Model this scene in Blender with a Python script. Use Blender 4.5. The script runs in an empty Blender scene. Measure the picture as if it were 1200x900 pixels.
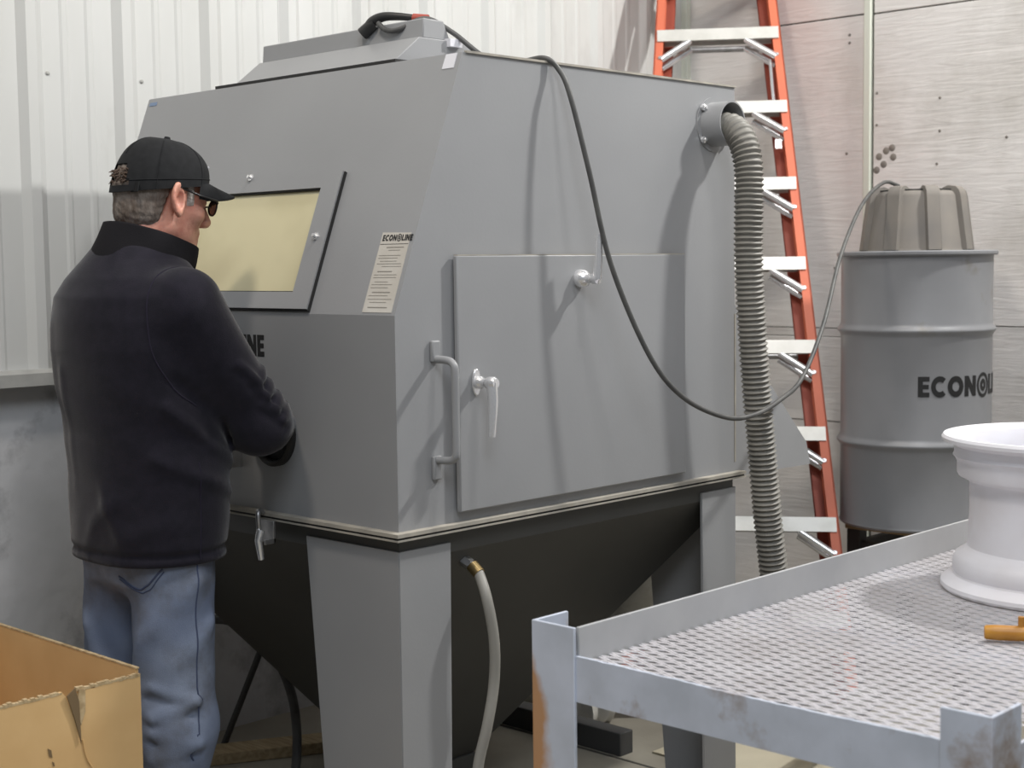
import bpy, bmesh, math, random
import numpy as np
from mathutils import Vector, Matrix
random.seed(7)
SC = bpy.context.scene
COL = SC.collection
PI = math.pi

# ------------------------------------------------------------------ camera, world, lights, exposure
cd = bpy.data.cameras.new('camera'); cam = bpy.data.objects.new('camera', cd); COL.objects.link(cam)
YAW, PITCH, ROLL = 0.7643, 0.0793, -0.0124
fw = Vector((-math.sin(YAW)*math.cos(PITCH), math.cos(YAW)*math.cos(PITCH), -math.sin(PITCH)))
rv = Vector((math.cos(YAW), math.sin(YAW), 0)); uv_ = rv.cross(fw)
r2 = rv*math.cos(ROLL)+uv_*math.sin(ROLL); u2 = -rv*math.sin(ROLL)+uv_*math.cos(ROLL)
cam.matrix_world = Matrix(((r2.x, u2.x, -fw.x, 2.358), (r2.y, u2.y, -fw.y, -2.1065), (r2.z, u2.z, -fw.z, 1.4688), (0, 0, 0, 1)))
cd.sensor_width = 36.0; cd.lens = 1760.5*36/1200
cd.dof.use_dof = True; cd.dof.focus_distance = 3.6; cd.dof.aperture_fstop = 5.0
SC.camera = cam

w = bpy.data.worlds.new('hall'); SC.world = w; w.use_nodes = True
bg = w.node_tree.nodes['Background']; bg.inputs[0].default_value = (0.90, 0.945, 1.0, 1); bg.inputs[1].default_value = 0.205

def lamp(name, loc, target, energy, size, color, size_y=None):
    l = bpy.data.lights.new(name, 'AREA'); l.energy = energy; l.color = color
    if size_y: l.shape = 'RECTANGLE'; l.size = size; l.size_y = size_y
    else: l.shape = 'DISK'; l.size = size
    o = bpy.data.objects.new(name, l); COL.objects.link(o); o.location = loc
    o.rotation_euler = (Vector(target)-Vector(loc)).to_track_quat('-Z', 'Y').to_euler()
    return o
lamp('high_bay_lamp', (1.4, 2.78, 4.0), (-0.3, 0.5, 1.2), 116, 0.22, (1.0, 0.985, 0.95))
lamp('hall_lamp', (0.3, -1.5, 4.8), (-0.4, 0.5, 1.4), 54, 0.5, (1.0, 0.90, 0.78))
lamp('ceiling_lamp', (3.6, -2.6, 5.2), (0.4, 0.6, 0.8), 118, 2.2, (0.88, 0.935, 1.0))
lamp('added_fill_light', (1.4, 0.4, 5.0), (0.2, 2.0, 1.0), 52, 0.6, (1.0, 0.97, 0.94))  # added fill, unseen, brightens the plywood wall and drum area
vs = SC.view_settings
vs.view_transform = 'Standard'; vs.look = 'None'; vs.gamma = 1.0; vs.use_curve_mapping = False; vs.exposure = 0.0

# ------------------------------------------------------------------ materials
def srgb(r, g, b):
    f = lambda c: (c/255/12.92) if c <= 10 else ((c/255+0.055)/1.055)**2.4
    return (f(r), f(g), f(b), 1)
def mat(name, c1, c2=None, rough=0.5, metal=0.0, scale=8.0, detail=4.0, lo=0.35, hi=0.65, bump=0.0, bscale=None, stretch=(1, 1, 1), spec=0.5, c3=None, s3=2.0, lo3=0.55, hi3=0.7, rvar=0.0):
    m = bpy.data.materials.new(name); m.use_nodes = True
    nt = m.node_tree; N = nt.nodes; L = nt.links; p = N['Principled BSDF']
    p.inputs['Roughness'].default_value = rough; p.inputs['Metallic'].default_value = metal
    p.inputs['Specular IOR Level'].default_value = spec
    p.inputs['Base Color'].default_value = c1
    tc = N.new('ShaderNodeTexCoord'); mp = N.new('ShaderNodeMapping'); mp.inputs['Scale'].default_value = stretch
    L.new(tc.outputs['Object'], mp.inputs['Vector'])
    if c2:
        n = N.new('ShaderNodeTexNoise'); n.inputs['Scale'].default_value = scale; n.inputs['Detail'].default_value = detail
        L.new(mp.outputs[0], n.inputs['Vector'])
        r = N.new('ShaderNodeValToRGB'); r.color_ramp.elements[0].position = lo; r.color_ramp.elements[1].position = hi
        r.color_ramp.elements[0].color = c1; r.color_ramp.elements[1].color = c2
        L.new(n.outputs['Fac'], r.inputs[0]); out = r.outputs[0]
        if c3:
            n3 = N.new('ShaderNodeTexNoise'); n3.inputs['Scale'].default_value = s3; n3.inputs['Detail'].default_value = 6; n3.inputs['Roughness'].default_value = 0.65
            L.new(mp.outputs[0], n3.inputs['Vector'])
            rr = N.new('ShaderNodeMapRange'); rr.inputs[1].default_value = lo3; rr.inputs[2].default_value = hi3
            L.new(n3.outputs['Fac'], rr.inputs[0])
            mx = N.new('ShaderNodeMix'); mx.data_type = 'RGBA'; L.new(rr.outputs[0], mx.inputs[0]); L.new(out, mx.inputs[6]); mx.inputs[7].default_value = c3
            out = mx.outputs[2]
        L.new(out, p.inputs['Base Color'])
        if rvar:
            mr = N.new('ShaderNodeMapRange'); mr.inputs[3].default_value = rough-rvar; mr.inputs[4].default_value = rough+rvar
            L.new(n.outputs['Fac'], mr.inputs[0]); L.new(mr.outputs[0], p.inputs['Roughness'])
    if bump:
        nb = N.new('ShaderNodeTexNoise'); nb.inputs['Scale'].default_value = bscale or scale*4; nb.inputs['Detail'].default_value = 5
        L.new(mp.outputs[0], nb.inputs['Vector'])
        b = N.new('ShaderNodeBump'); b.inputs['Strength'].default_value = bump; b.inputs['Distance'].default_value = 0.01
        L.new(nb.outputs['Fac'], b.inputs['Height']); L.new(b.outputs[0], p.inputs['Normal'])
    return m

G = srgb
M = {}
M['paint'] = mat('grey_cabinet_paint', G(146, 147, 149), G(153, 154, 156), rough=0.42, scale=2.2, lo=0.3, hi=0.7, bump=0.02, bscale=120, rvar=0.05)
M['paint_shaded'] = mat('shaded_hopper_paint', G(70, 70, 68), G(64, 64, 62), rough=0.5, scale=3)  # darker copy of the cabinet paint, the hopper's shade put into its colour
M['dust'] = mat('blast_dust', G(176, 170, 158), G(150, 146, 138), rough=0.9, scale=14)
M['gasket'] = mat('black_gasket', G(38, 38, 38), rough=0.7)
M['pane'] = mat('frosted_pane', G(216, 207, 168), G(200, 190, 150), rough=0.12, scale=3.5, detail=3, lo=0.4, hi=0.62)
M['chrome'] = mat('chrome', (0.90, 0.90, 0.91, 1), rough=0.24, metal=0.75)
M['zinc'] = mat('zinc', (0.55, 0.55, 0.56, 1), (0.4, 0.4, 0.4, 1), rough=0.35, metal=0.9, scale=30)
M['ink'] = mat('black_ink', G(26, 26, 27), rough=0.55)
M['paper'] = mat('paper_label', G(208, 204, 196), G(192, 186, 176), rough=0.6, scale=9)
M['ink_grey'] = mat('grey_print', G(135, 130, 122), rough=0.6)
M['white_tag'] = mat('white_tag', G(222, 222, 228), rough=0.5)
M['blue_tag'] = mat('blue_tag', G(120, 140, 170), rough=0.5)
M['rubber'] = mat('rubber', G(30, 30, 30), rough=0.6)
M['hose'] = mat('ribbed_hose', G(134, 131, 124), G(112, 110, 104), rough=0.55, scale=9)
M['air_hose'] = mat('air_hose', G(142, 140, 134), rough=0.5)
M['brass'] = mat('brass', G(150, 130, 90), rough=0.35, metal=0.8)
M['cord'] = mat('cord', G(88, 88, 86), G(70, 70, 70), rough=0.5, scale=20)
M['black_plastic'] = mat('black_plastic', G(44, 44, 44), rough=0.45)
M['red'] = mat('red_plastic', G(170, 78, 66), rough=0.5)
M['wall_metal'] = mat('white_ribbed_metal', G(206, 207, 205), G(198, 199, 196), rough=0.5, scale=2.6, bump=0.01, bscale=60, stretch=(1, 1, 0.35), c3=G(184, 184, 181), s3=3.0, lo3=0.56, hi3=0.74)
M['sill'] = mat('sill_trim', G(176, 176, 172), G(160, 160, 157), rough=0.55, scale=10)
M['concrete'] = mat('stained_concrete', G(202, 203, 206), G(184, 186, 188), rough=0.85, scale=3.2, detail=8, bump=0.25, bscale=22, c3=G(126, 127, 130), s3=2.6, lo3=0.55, hi3=0.72)
M['floor'] = mat('floor_concrete', G(150, 145, 132), G(136, 131, 120), rough=0.75, scale=4, detail=8, bump=0.06, bscale=60)
M['batten'] = mat('batten_paint', G(208, 212, 200), rough=0.6)
M['dark_gap'] = mat('dark_gap', G(70, 68, 62), rough=0.9)
M['orange'] = mat('orange_fibreglass', G(214, 112, 78), G(200, 104, 76), rough=0.5, scale=4)
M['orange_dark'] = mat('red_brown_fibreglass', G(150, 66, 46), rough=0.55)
M['alu'] = mat('ladder_aluminium', G(214, 213, 208), G(200, 199, 193), rough=0.45, metal=0.35, scale=14)
M['drum'] = mat('drum_paint', G(132, 133, 136), G(122, 123, 126), rough=0.36, scale=3.0, rvar=0.06, c3=G(112, 106, 98), s3=5.0, lo3=0.6, hi3=0.78)
M['vac'] = mat('vacuum_plastic', G(128, 122, 114), G(114, 110, 106), rough=0.7, scale=6)
M['wood'] = mat('raw_wood', G(178, 158, 124), G(150, 130, 98), rough=0.8, scale=10, stretch=(1, 8, 8))
M['table'] = mat('galvanised_table', G(204, 211, 226), G(186, 193, 206), rough=0.45, scale=9, detail=6, metal=0.0, c3=G(142, 124, 110), s3=6.0, lo3=0.54, hi3=0.70)
M['table_clean'] = mat('table_grey', G(182, 183, 184), G(172, 173, 175), rough=0.5, scale=5)
M['mesh'] = mat('expanded_metal', G(214, 212, 217), G(200, 197, 201), rough=0.45, metal=0.1, scale=6)
M['wheel'] = mat('bare_aluminium_wheel', G(240, 240, 246), G(230, 228, 232), rough=0.5, metal=0.05, scale=6)
M['wheel_dust'] = mat('dusty_wheel_edge', G(186, 180, 172), G(204, 200, 196), rough=0.7, scale=9)
M['yellow_wood'] = mat('yellow_handle', G(196, 140, 52), G(178, 122, 44), rough=0.4, scale=18)
M['card'] = mat('cardboard', G(222, 186, 132), G(212, 174, 120), rough=0.8, scale=6, detail=6, bump=0.04, bscale=40)
M['card_edge'] = mat('cardboard_edge', G(206, 184, 146), G(170, 146, 108), rough=0.9, scale=60)
M['card_dark'] = mat('torn_corrugation', G(120, 100, 72), rough=0.9)
M['bag'] = mat('plastic_bag', G(202, 200, 194), G(184, 182, 176), rough=0.35, scale=12, bump=0.3, bscale=18)
M['tarp'] = mat('grey_sack', G(120, 118, 110), G(104, 102, 94), rough=0.8, scale=5, bump=0.4, bscale=9)
M['steel_dark'] = mat('dark_steel', G(62, 62, 62), rough=0.6)
M['pipe'] = mat('dusty_pipe', G(168, 165, 156), G(134, 131, 122), rough=0.7, scale=12)

def plywood_mat():
    m = mat('painted_plywood', G(212, 209, 206), G(224, 221, 218), rough=0.75, scale=2.2, detail=6, c3=G(192, 188, 182), s3=1.4, lo3=0.5, hi3=0.72)
    nt = m.node_tree; N = nt.nodes; L = nt.links; p = N['Principled BSDF']
    tc = N.new('ShaderNodeTexCoord'); mp = N.new('ShaderNodeMapping'); mp.inputs['Scale'].default_value = (1.1, 1, 11)
    L.new(tc.outputs['Object'], mp.inputs[0])
    n = N.new('ShaderNodeTexNoise'); n.inputs['Scale'].default_value = 3.2; n.inputs['Detail'].default_value = 8; n.inputs['Roughness'].default_value = 0.62; n.inputs['Distortion'].default_value = 1.1
    L.new(mp.outputs[0], n.inputs[0])
    b = N.new('ShaderNodeBump'); b.inputs['Strength'].default_value = 0.3; b.inputs['Distance'].default_value = 0.012
    L.new(n.outputs['Fac'], b.inputs['Height']); L.new(b.outputs[0], p.inputs['Normal'])
    return m
M['ply'] = plywood_mat()

# ------------------------------------------------------------------ mesh helpers
class MB:
    def __init__(s): s.v = []; s.f = []
    def add(s, vs, fs):
        n = len(s.v); s.v += [tuple(p) for p in vs]; s.f += [tuple(i+n for i in f) for f in fs]; return s
    def box(s, lo, hi, mtx=None):
        x0, y0, z0 = lo; x1, y1, z1 = hi
        vs = [(x0, y0, z0), (x1, y0, z0), (x1, y1, z0), (x0, y1, z0), (x0, y0, z1), (x1, y0, z1), (x1, y1, z1), (x0, y1, z1)]
        if mtx: vs = [tuple(mtx @ Vector(p)) for p in vs]
        return s.add(vs, [(0, 3, 2, 1), (4, 5, 6, 7), (0, 1, 5, 4), (1, 2, 6, 5), (2, 3, 7, 6), (3, 0, 4, 7)])
    def prism(s, poly, fn, t0, t1):
        """poly: list of (a,b) counter-clockwise; fn(a,b,t)->xyz"""
        n = len(poly)
        vs = [fn(a, b, t0) for a, b in poly]+[fn(a, b, t1) for a, b in poly]
        fs = [tuple(range(n-1, -1, -1)), tuple(range(n, 2*n))]+[(i, (i+1) % n, (i+1) % n+n, i+n) for i in range(n)]
        return s.add(vs, fs)
    def tube(s, pts, r, n=12, caps=True, rfun=None):
        pts = [Vector(p) for p in pts]; vs = []; fs = []
        t = (pts[1]-pts[0]).normalized(); up = Vector((0, 0, 1)) if abs(t.z) < 0.9 else Vector((1, 0, 0))
        a = t.cross(up).normalized()
        for i, p in enumerate(pts):
            t = (pts[min(i+1, len(pts)-1)]-pts[max(i-1, 0)]).normalized()
            a = (a-t*a.dot(t)).normalized(); b = t.cross(a)
            rr = rfun(i) if rfun else r
            for k in range(n):
                an = 2*PI*k/n; vs.append(p+(a*math.cos(an)+b*math.sin(an))*rr)
        for i in range(len(pts)-1):
            for k in range(n):
                fs.append((i*n+k, i*n+(k+1) % n, (i+1)*n+(k+1) % n, (i+1)*n+k))
        if caps: fs.append(tuple(range(n-1, -1, -1))); fs.append(tuple((len(pts)-1)*n+k for k in range(n)))
        return s.add(vs, fs)
    def lathe(s, prof, c, n=48, axis='z', rmod=None, closed=False):
        vs = []; fs = []
        for j, (r, h) in enumerate(prof):
            for k in range(n):
                an = 2*PI*k/n; rr = r*(rmod(an, j) if rmod else 1)
                if axis == 'z': p = (c[0]+rr*math.cos(an), c[1]+rr*math.sin(an), c[2]+h)
                elif axis == 'x': p = (c[0]+h, c[1]+rr*math.cos(an), c[2]+rr*math.sin(an))
                else: p = (c[0]+rr*math.sin(an), c[1]+h, c[2]+rr*math.cos(an))
                vs.append(p)
        for j in range(len(prof)-1):
            for k in range(n): fs.append((j*n+k, j*n+(k+1) % n, (j+1)*n+(k+1) % n, (j+1)*n+k))
        if not closed:
            if prof[0][0] > 1e-6: fs.append(tuple(range(n-1, -1, -1)))
            if prof[-1][0] > 1e-6: fs.append(tuple((len(prof)-1)*n+k for k in range(n)))
        else:
            j = len(prof)-1
            for k in range(n): fs.append((j*n+k, j*n+(k+1) % n, (k+1) % n, k))
        return s.add(vs, fs)
    def build(s, name, m, parent=None, smooth=None, bevel=0.0, fixn=True):
        me = bpy.data.meshes.new(name); me.from_pydata(s.v, [], s.f); me.update()
        if fixn:
            bm = bmesh.new(); bm.from_mesh(me); bmesh.ops.recalc_face_normals(bm, faces=bm.faces); bm.to_mesh(me); bm.free()
        me.materials.append(m)
        o = bpy.data.objects.new(name, me); COL.objects.link(o)
        if smooth is not None:
            me.shade_smooth(); me.set_sharp_from_angle(angle=math.radians(smooth))
        if bevel:
            b = o.modifiers.new('bevel', 'BEVEL'); b.width = bevel; b.segments = 2; b.limit_method = 'ANGLE'; b.angle_limit = math.radians(40)
            me.shade_smooth(); me.set_sharp_from_angle(angle=math.radians(35)); b.harden_normals = False
        if parent: attach(o, parent)
        return o
def attach(o, parent):
    o.parent = parent
    m = Matrix.Identity(4); q = parent
    m = Matrix.Translation(q.location) if q.type == 'EMPTY' else Matrix.Identity(4)
    o.matrix_parent_inverse = m.inverted()
def tag(o, label, cat, group=None, kind=None):
    o['label'] = label
    if cat: o['category'] = cat
    if group: o['group'] = group
    if kind: o['kind'] = kind
    return o
def thing(name, loc, label, cat, group=None):
    o = bpy.data.objects.new(name, None); COL.objects.link(o); o.location = loc; o.empty_display_size = 0.1
    return tag(o, label, cat, group)
def struct(o, label):
    o['kind'] = 'structure'; o['label'] = label; o['category'] = 'structure'; return o
def bez(pts, n=10):
    """Catmull-Rom through pts"""
    P = [Vector(p) for p in pts]; P = [P[0]*2-P[1]]+P+[P[-1]*2-P[-2]]; out = []
    for i in range(1, len(P)-2):
        for k in range(n):
            t = k/n; a, b, c, d = P[i-1], P[i], P[i+1], P[i+2]
            out.append(0.5*((2*b)+(-a+c)*t+(2*a-5*b+4*c-d)*t*t+(-a+3*b-3*c+d)*t**3))
    out.append(P[-2]); return out
XY = lambda a, b, t: (a, b, t)
YZ = lambda a, b, t: (t, a, b)
XZ = lambda a, b, t: (a, t, b)

# lettering built from polygons: unit height, returns (list of polygons, width)
def ring_polys(cx, cy, ro, ri, a0, a1, n=22, sx=1.0):
    out = []
    for i in range(n):
        p, q = a0+(a1-a0)*i/n, a0+(a1-a0)*(i+1)/n
        out.append([(cx+sx*ri*math.cos(p), cy+ri*math.sin(p)), (cx+sx*ro*math.cos(p), cy+ro*math.sin(p)), (cx+sx*ro*math.cos(q), cy+ro*math.sin(q)), (cx+sx*ri*math.cos(q), cy+ri*math.sin(q))])
    return out
R_ = lambda x0, y0, x1, y1: [(x0, y0), (x1, y0), (x1, y1), (x0, y1)]
def letter(ch):
    if ch == 'E': return [R_(0, 0, .26, 1), R_(.26, 0, .6, .23), R_(.26, .39, .56, .61), R_(.26, .77, .6, 1)], .6
    if ch == 'L': return [R_(0, 0, .26, 1), R_(.26, 0, .58, .23)], .58
    if ch == 'I': return [R_(0, 0, .27, 1)], .27
    if ch == 'N': return [R_(0, 0, .25, 1), R_(.55, 0, .8, 1), [(.25, 1), (.25, .52), (.55, 0), (.55, .48)]], .8
    if ch == 'C': return ring_polys(.46, .5, .52, .25, math.radians(48), math.radians(312), sx=.9), .80
    if ch == 'O': return ring_polys(.47, .5, .52, .24, 0, 2*PI, sx=.9), .94
    if ch == '@': return ring_polys(.58, .5, .62, .46, 0, 2*PI, sx=.92)+ring_polys(.58, .5, .30, .10, 0, 2*PI, sx=.92), 1.16
    return [], .3
def lettering(word, fn, h, gap=0.1, sx=1.0, t=0.0008, start=0.0):
    mb = MB(); x = start
    for ch in word:
        polys, wd = letter(ch)
        for pl in polys: mb.prism([(x+a*h*sx, b*h) for a, b in pl], fn, 0.0, t)
        x += (wd+gap)*h*sx
    return mb

# ------------------------------------------------------------------ room shell
XW, YW = -1.526, 3.02
fl = MB().box((-1.9, -5, -0.12), (6, 3.4, 0)).build('floor', M['floor']); struct(fl, 'pale concrete workshop floor')
jt = MB().box((-1.50, 1.252, 0.0), (3, 1.262, 0.0012)).build('floor_joint', M['dark_gap'], fl)
jt2 = MB().box((-0.20, -4, 0.0), (-0.19, 3.0, 0.0012)).build('floor_joint', M['dark_gap'], fl)

# left wall: concrete base, ribbed metal panels above it
wl = MB().box((XW-0.3, -4.5, 0), (XW-0.035, YW+0.15, 1.16)).build('wall_left', M['concrete']); struct(wl, 'concrete lower wall under white ribbed metal cladding')
def rib_panel(y0, y1, z0, z1):
    prof = []; pitch = 0.303; k = math.floor((y0-(-0.015))/pitch)
    y = y0; pts = [(y0, 0)]
    k0 = int(math.floor((y0+0.015)/pitch)); k1 = int(math.ceil((y1+0.015)/pitch))
    for k in range(k0, k1+1):
        c = -0.015+k*pitch
        for a, h in ((c-0.0, 0), (c+0.024, 0.019), (c+0.054, 0.019), (c+0.080, 0)):
            pts.append((a, h))
        for m_ in (0.135, 0.215):
            for a, h in ((c+m_, 0), (c+m_+0.008, 0.0035), (c+m_+0.020, 0.0035), (c+m_+0.028, 0)): pts.append((a, h))
    pts = [p for p in pts if y0 <= p[0] <= y1]+[(y1, 0)]
    pts = sorted(set(pts))
    n = len(pts); mb = MB(); vs = []
    for off in (0.0, -0.004):
        for z in (z0, z1):
            vs += [(XW+h+off, y, z) for y, h in pts]
    fs = []
    for i in range(n-1):
        fs.append((i, i+1, n+i+1, n+i)); fs.append((2*n+i, 3*n+i, 3*n+i+1, 2*n+i+1))
        fs.append((i, 2*n+i, 2*n+i+1, i+1)); fs.append((n+i, n+i+1, 3*n+i+1, 3*n+i))
    fs.append((0, n, 3*n, 2*n)); fs.append((n-1, 3*n-1, 4*n-1, 2*n-1))
    return mb.add(vs, fs)
for k in range(-3, 4):
    y0 = -0.018+k*0.909; y1 = y0+0.915
    if y0 > YW: break
    p = rib_panel(y0, min(y1, YW-0.01), 1.165, 4.8).build('metal_panel', M['wall_metal'], wl, fixn=False)
    if k % 2: p.location.x = 0.0015
sill = MB().prism([(0, 0), (0.050, 0), (0.050, 0.035), (0.038, 0.045), (0.0, 0.045)], lambda a, b, t: (XW-0.01+a, t, 1.148+b), -4.4, YW).build('trim_1', M['sill']); struct(sill, 'grey sill trim along the foot of the ribbed metal cladding')
for z in (1.30, 2.02, 2.75):
    for k in range(-2, 10):
        y = -0.015+k*0.303+0.095
        MB().lathe([(0.006, 0), (0.006, 0.003), (0.003, 0.005), (0, 0.005)], (XW, y, z), n=8, axis='x').build('panel_screw', M['sill'], wl)

# back wall: painted plywood sheets
wb = MB().box((XW-0.3, YW+0.016, 0), (6, YW+0.25, 4.8)).build('wall_back', M['dark_gap']); struct(wb, 'painted plywood wall behind the orange ladder')
BX = -0.665
sheets = [(XW, BX-0.006, 2.404, 3.62), (XW, BX-0.006, 1.206, 2.398), (XW, BX-0.006, 1.172, 1.203), (XW, BX-0.006, 0.838, 1.169), (XW, BX-0.006, 0.0, 0.834),
          (BX+0.03, 1.78, 2.400, 3.62), (BX+0.03, 1.78, 1.226, 2.394), (BX+0.03, 1.78, 0.838, 1.223), (BX+0.03, 1.78, 0.0, 0.834), (1.784, 4.2, 1.226, 2.394), (1.784, 4.2, 0.0, 1.222), (1.784, 4.2, 2.400, 3.62)]
for i, (x0, x1, z0, z1) in enumerate(sheets):
    o = MB().box((x0, YW+random.uniform(-.002, .002), z0), (x1, YW+0.016, z1)).build('plywood_sheet', M['ply'], wb, bevel=0.002)
bt = MB().box((BX-0.008, YW-0.012, 0), (BX+0.020, YW+0.012, 4.8)).build('trim_2', M['batten'], bevel=0.002); struct(bt, 'pale green vertical batten between plywood sheets')
ct = MB().box((XW+0.0, YW-0.03, 0), (XW+0.03, YW, 4.8)).build('trim_3', M['batten'], bevel=0.003); struct(ct, 'vertical corner strip where plywood meets metal cladding')
# knot holes patched on plywood
for i, (dx, dz) in enumerate([(0, 0), (.03, .02), (.06, -.005), (.02, -.03), (.055, .03), (-.01, -.05)]):
    MB().lathe([(0.016, 0), (0.011, -0.002), (0.005, -0.003), (0, -0.003)], (BX+0.055+dx, YW-0.001, 1.86+dz), n=12, axis='y').build('knot', M['vac'], wb, smooth=60)
for i, (x, z) in enumerate([(-.36, 2.06), (-.36, 1.94), (-.37, 1.82), (-.1, 1.9), (.1, 2.1), (-.74, 2.33), (-.74, 2.30), (-.75, 1.88), (-.8, 1.44), (-.62, 2.1), (-.62, 1.98)]):
    MB().lathe([(0.006, 0), (0.005, -0.003), (0, -0.004)], (x, YW-0.001, z), n=8, axis='y').build('nail_head', M['vac'], wb)

# ------------------------------------------------------------------ blast cabinet
W, D, ZF, ZFOLD, ZT, S = 1.22, 1.22, 0.905, 1.365, 1.93, 0.21
cab = thing('blast_cabinet', (-0.61, 0.61, 0), 'large grey abrasive blast cabinet with sloped window front and hopper below', 'machine')
T = 0.006
MB().box((-W+T, 0, ZF), (-T, T, ZFOLD)).build('front_panel', M['paint'], cab)
SV = Vector((0, S, ZT-ZFOLD)).normalized(); SN = Vector((0, -SV.z, SV.y)); SL = math.hypot(S, ZT-ZFOLD)
def SLF(a, s, t): p = Vector((a, 0, ZFOLD))+SV*s+SN*t; return tuple(p)
# sloped panel as a frame around the window opening
WX0, WX1, WS0, WS1 = -0.872, -0.350, 0.048, 0.300
sp = MB()
for x0, x1, s0, s1 in ((-W+T, WX0, 0, SL), (WX1, -T, 0, SL), (WX0, WX1, 0, WS0), (WX0, WX1, WS1, SL)):
    sp.prism(R_(x0, s0, x1, s1), SLF, -T, 0)
sp.build('sloped_panel', M['paint'], cab)
side = [(0, ZF), (D, ZF), (D, ZT), (S, ZT), (0, ZFOLD)]
MB().prism(side, YZ, -T, 0).build('side_panel', M['paint'], cab)
MB().prism(side, YZ, -W, -W+T).build('side_panel', M['paint'], cab)
MB().box((-W+T, D-T, ZF), (-T, D, ZT)).build('back_panel', M['paint'], cab)
MB().box((-W+T, S+.002, ZT-T), (-T, D-T, ZT)).build('top_panel', M['paint'], cab)
MB().box((-0.004, S+0.01, ZT-0.001), (0.004, D, ZT+0.004)).build('top_edge', M['dust'], cab)
MB().box((-W+T, T, ZF+0.006), (-T, D-T, ZF+0.010)).build('work_grate', M['steel_dark'], cab)
# window
fr = MB()
fx0, fx1, fs0, fs1 = -0.937, -0.286, 0.008, 0.338
for x0, x1, s0, s1 in ((fx0, WX0, fs0, fs1), (WX1, fx1, fs0, fs1), (WX0, WX1, fs0, WS0), (WX0, WX1, WS1, fs1)):
    fr.prism(R_(x0, s0, x1, s1), SLF, 0.007, 0.011)
frame = fr.build('window_frame', M['paint'], cab)
gk = MB()
for x0, x1, s0, s1 in ((fx0-.002, WX0+.003, fs0-.003, fs1), (WX1-.003, fx1+.003, fs0-.003, fs1), (WX0, WX1, fs0-.003, WS0+.003), (WX0, WX1, WS1-.003, fs1)):
    gk.prism(R_(x0, s0, x1, s1), SLF, 0.0005, 0.0072)
gk.build('window_gasket', M['gasket'], frame)
MB().prism(R_(WX0-.002, WS0-.002, WX1+.002, WS1+.002), SLF, -0.004, 0.0004).build('window_pane', M['pane'], frame, fixn=True)
for bx, bs in ((-0.631, 0.338), (-0.319, 0.180), (-0.905, 0.180)):
    p0 = Vector(SLF(bx, bs, 0.010)); p1 = Vector(SLF(bx, bs, 0.022))
    b = MB().tube([p0, p0+SN*0.004], 0.009, 6).tube([p0, p1], 0.0045, 8)
    b.build('window_bolt', M['chrome'], frame, smooth=40)
# flange between cabinet and hopper
e = 0.022
def ringframe(o, i, z0, z1):
    mb = MB()
    for lo, hi in (((-W-o, -o, z0), (o, i, z1)), ((-W-o, D-i, z0), (o, D+o, z1)), ((-W-o, i, z0), (-W+i, D-i, z1)), ((-i, i, z0), (o, D-i, z1))): mb.box(lo, hi)
    return mb
ringframe(e, .02, 0.897, 0.905).build('upper_flange', M['dust'], cab)
ringframe(e-.004, .02, 0.892, 0.897).build('flange_gasket', M['gasket'], cab)
ringframe(e-.001, .02, 0.888, 0.892).build('lower_flange', M['dust'], cab)
# hopper
hb = 0.10; hz0, hz1 = 0.14, 0.84; cx, cy = -0.61, 0.61
hp = MB(); q0 = [(-W+.004, .004), (-.004, .004), (-.004, D-.004), (-W+.004, D-.004)]; q1 = [(cx-hb, cy-hb), (cx+hb, cy-hb), (cx+hb, cy+hb), (cx-hb, cy+hb)]
vs_ = [(x, y, 0.888) for x, y in q0]+[(x, y, hz1) for x, y in q0]+[(x, y, hz0) for x, y in q1]
hp.add(vs_, [(0, 1, 2, 3), (8, 11, 10, 9)]+[(i, i+4, (i+1) % 4+4, (i+1) % 4) for i in range(4)]+[(i+4, i+8, (i+1) % 4+8, (i+1) % 4+4) for i in range(4)])
hp.build('hopper', M['paint_shaded'], cab)
gt = MB().box((cx-.11, cy-.11, .10), (cx+.11, cy+.11, .142)).box((cx-.06, cy-.06, .05), (cx+.06, cy+.06, .10)).build('hopper_gate', M['paint_shaded'], cab, bevel=.004)
# legs: each an angle of two plates, the plate parallel to the front is tapered
def leg(sx, sy):
    mb = MB(); X0 = 0.0 if sx > 0 else -W; Y0 = 0.0 if sy > 0 else D
    dx = -1 if sx > 0 else 1; dy = 1 if sy > 0 else -1
    t = 0.007
    poly = [(0, 0), (.235, 0), (.311, .862), (0, .862)]
    f1 = lambda a, b, q: (X0+dx*a, Y0+dy*q-dy*0.002, b)
    mb.prism(poly, f1, 0.0, t)
    f2 = lambda a, b, q: (X0+dx*q-dx*0.002, Y0+dy*a, b)
    mb.prism([(0, 0), (.140, 0), (.150, .862), (0, .862)], f2, 0.0, t)
    mb.prism([(0, 0), (.2, 0), (.2, .12), (0, .12)], lambda a, b, q: (X0+dx*a, Y0+dy*b, q), 0.0, 0.008)
    return mb
for sx, sy in ((1, 1), (-1, 1), (1, -1), (-1, -1)):
    leg(sx, sy).build('leg', M['paint'], cab)
# side door
dy0, dy1, dz0, dz1 = 0.167, 0.979, 0.928, 1.490
door = MB().box((0.005, dy0, dz0), (0.018, dy1, dz1)).build('side_door', M['paint'], cab, bevel=0.003)
MB().box((0.0, dy0+.008, dz0+.008), (0.005, dy1-.008, dz1-.008)).build('door_seal', M['gasket'], door)
MB().box((0.0055, dy0+.002, dz1-0.0005), (0.0175, dy1-.002, dz1+.002)).build('door_top_edge', M['dust'], door)
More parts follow.
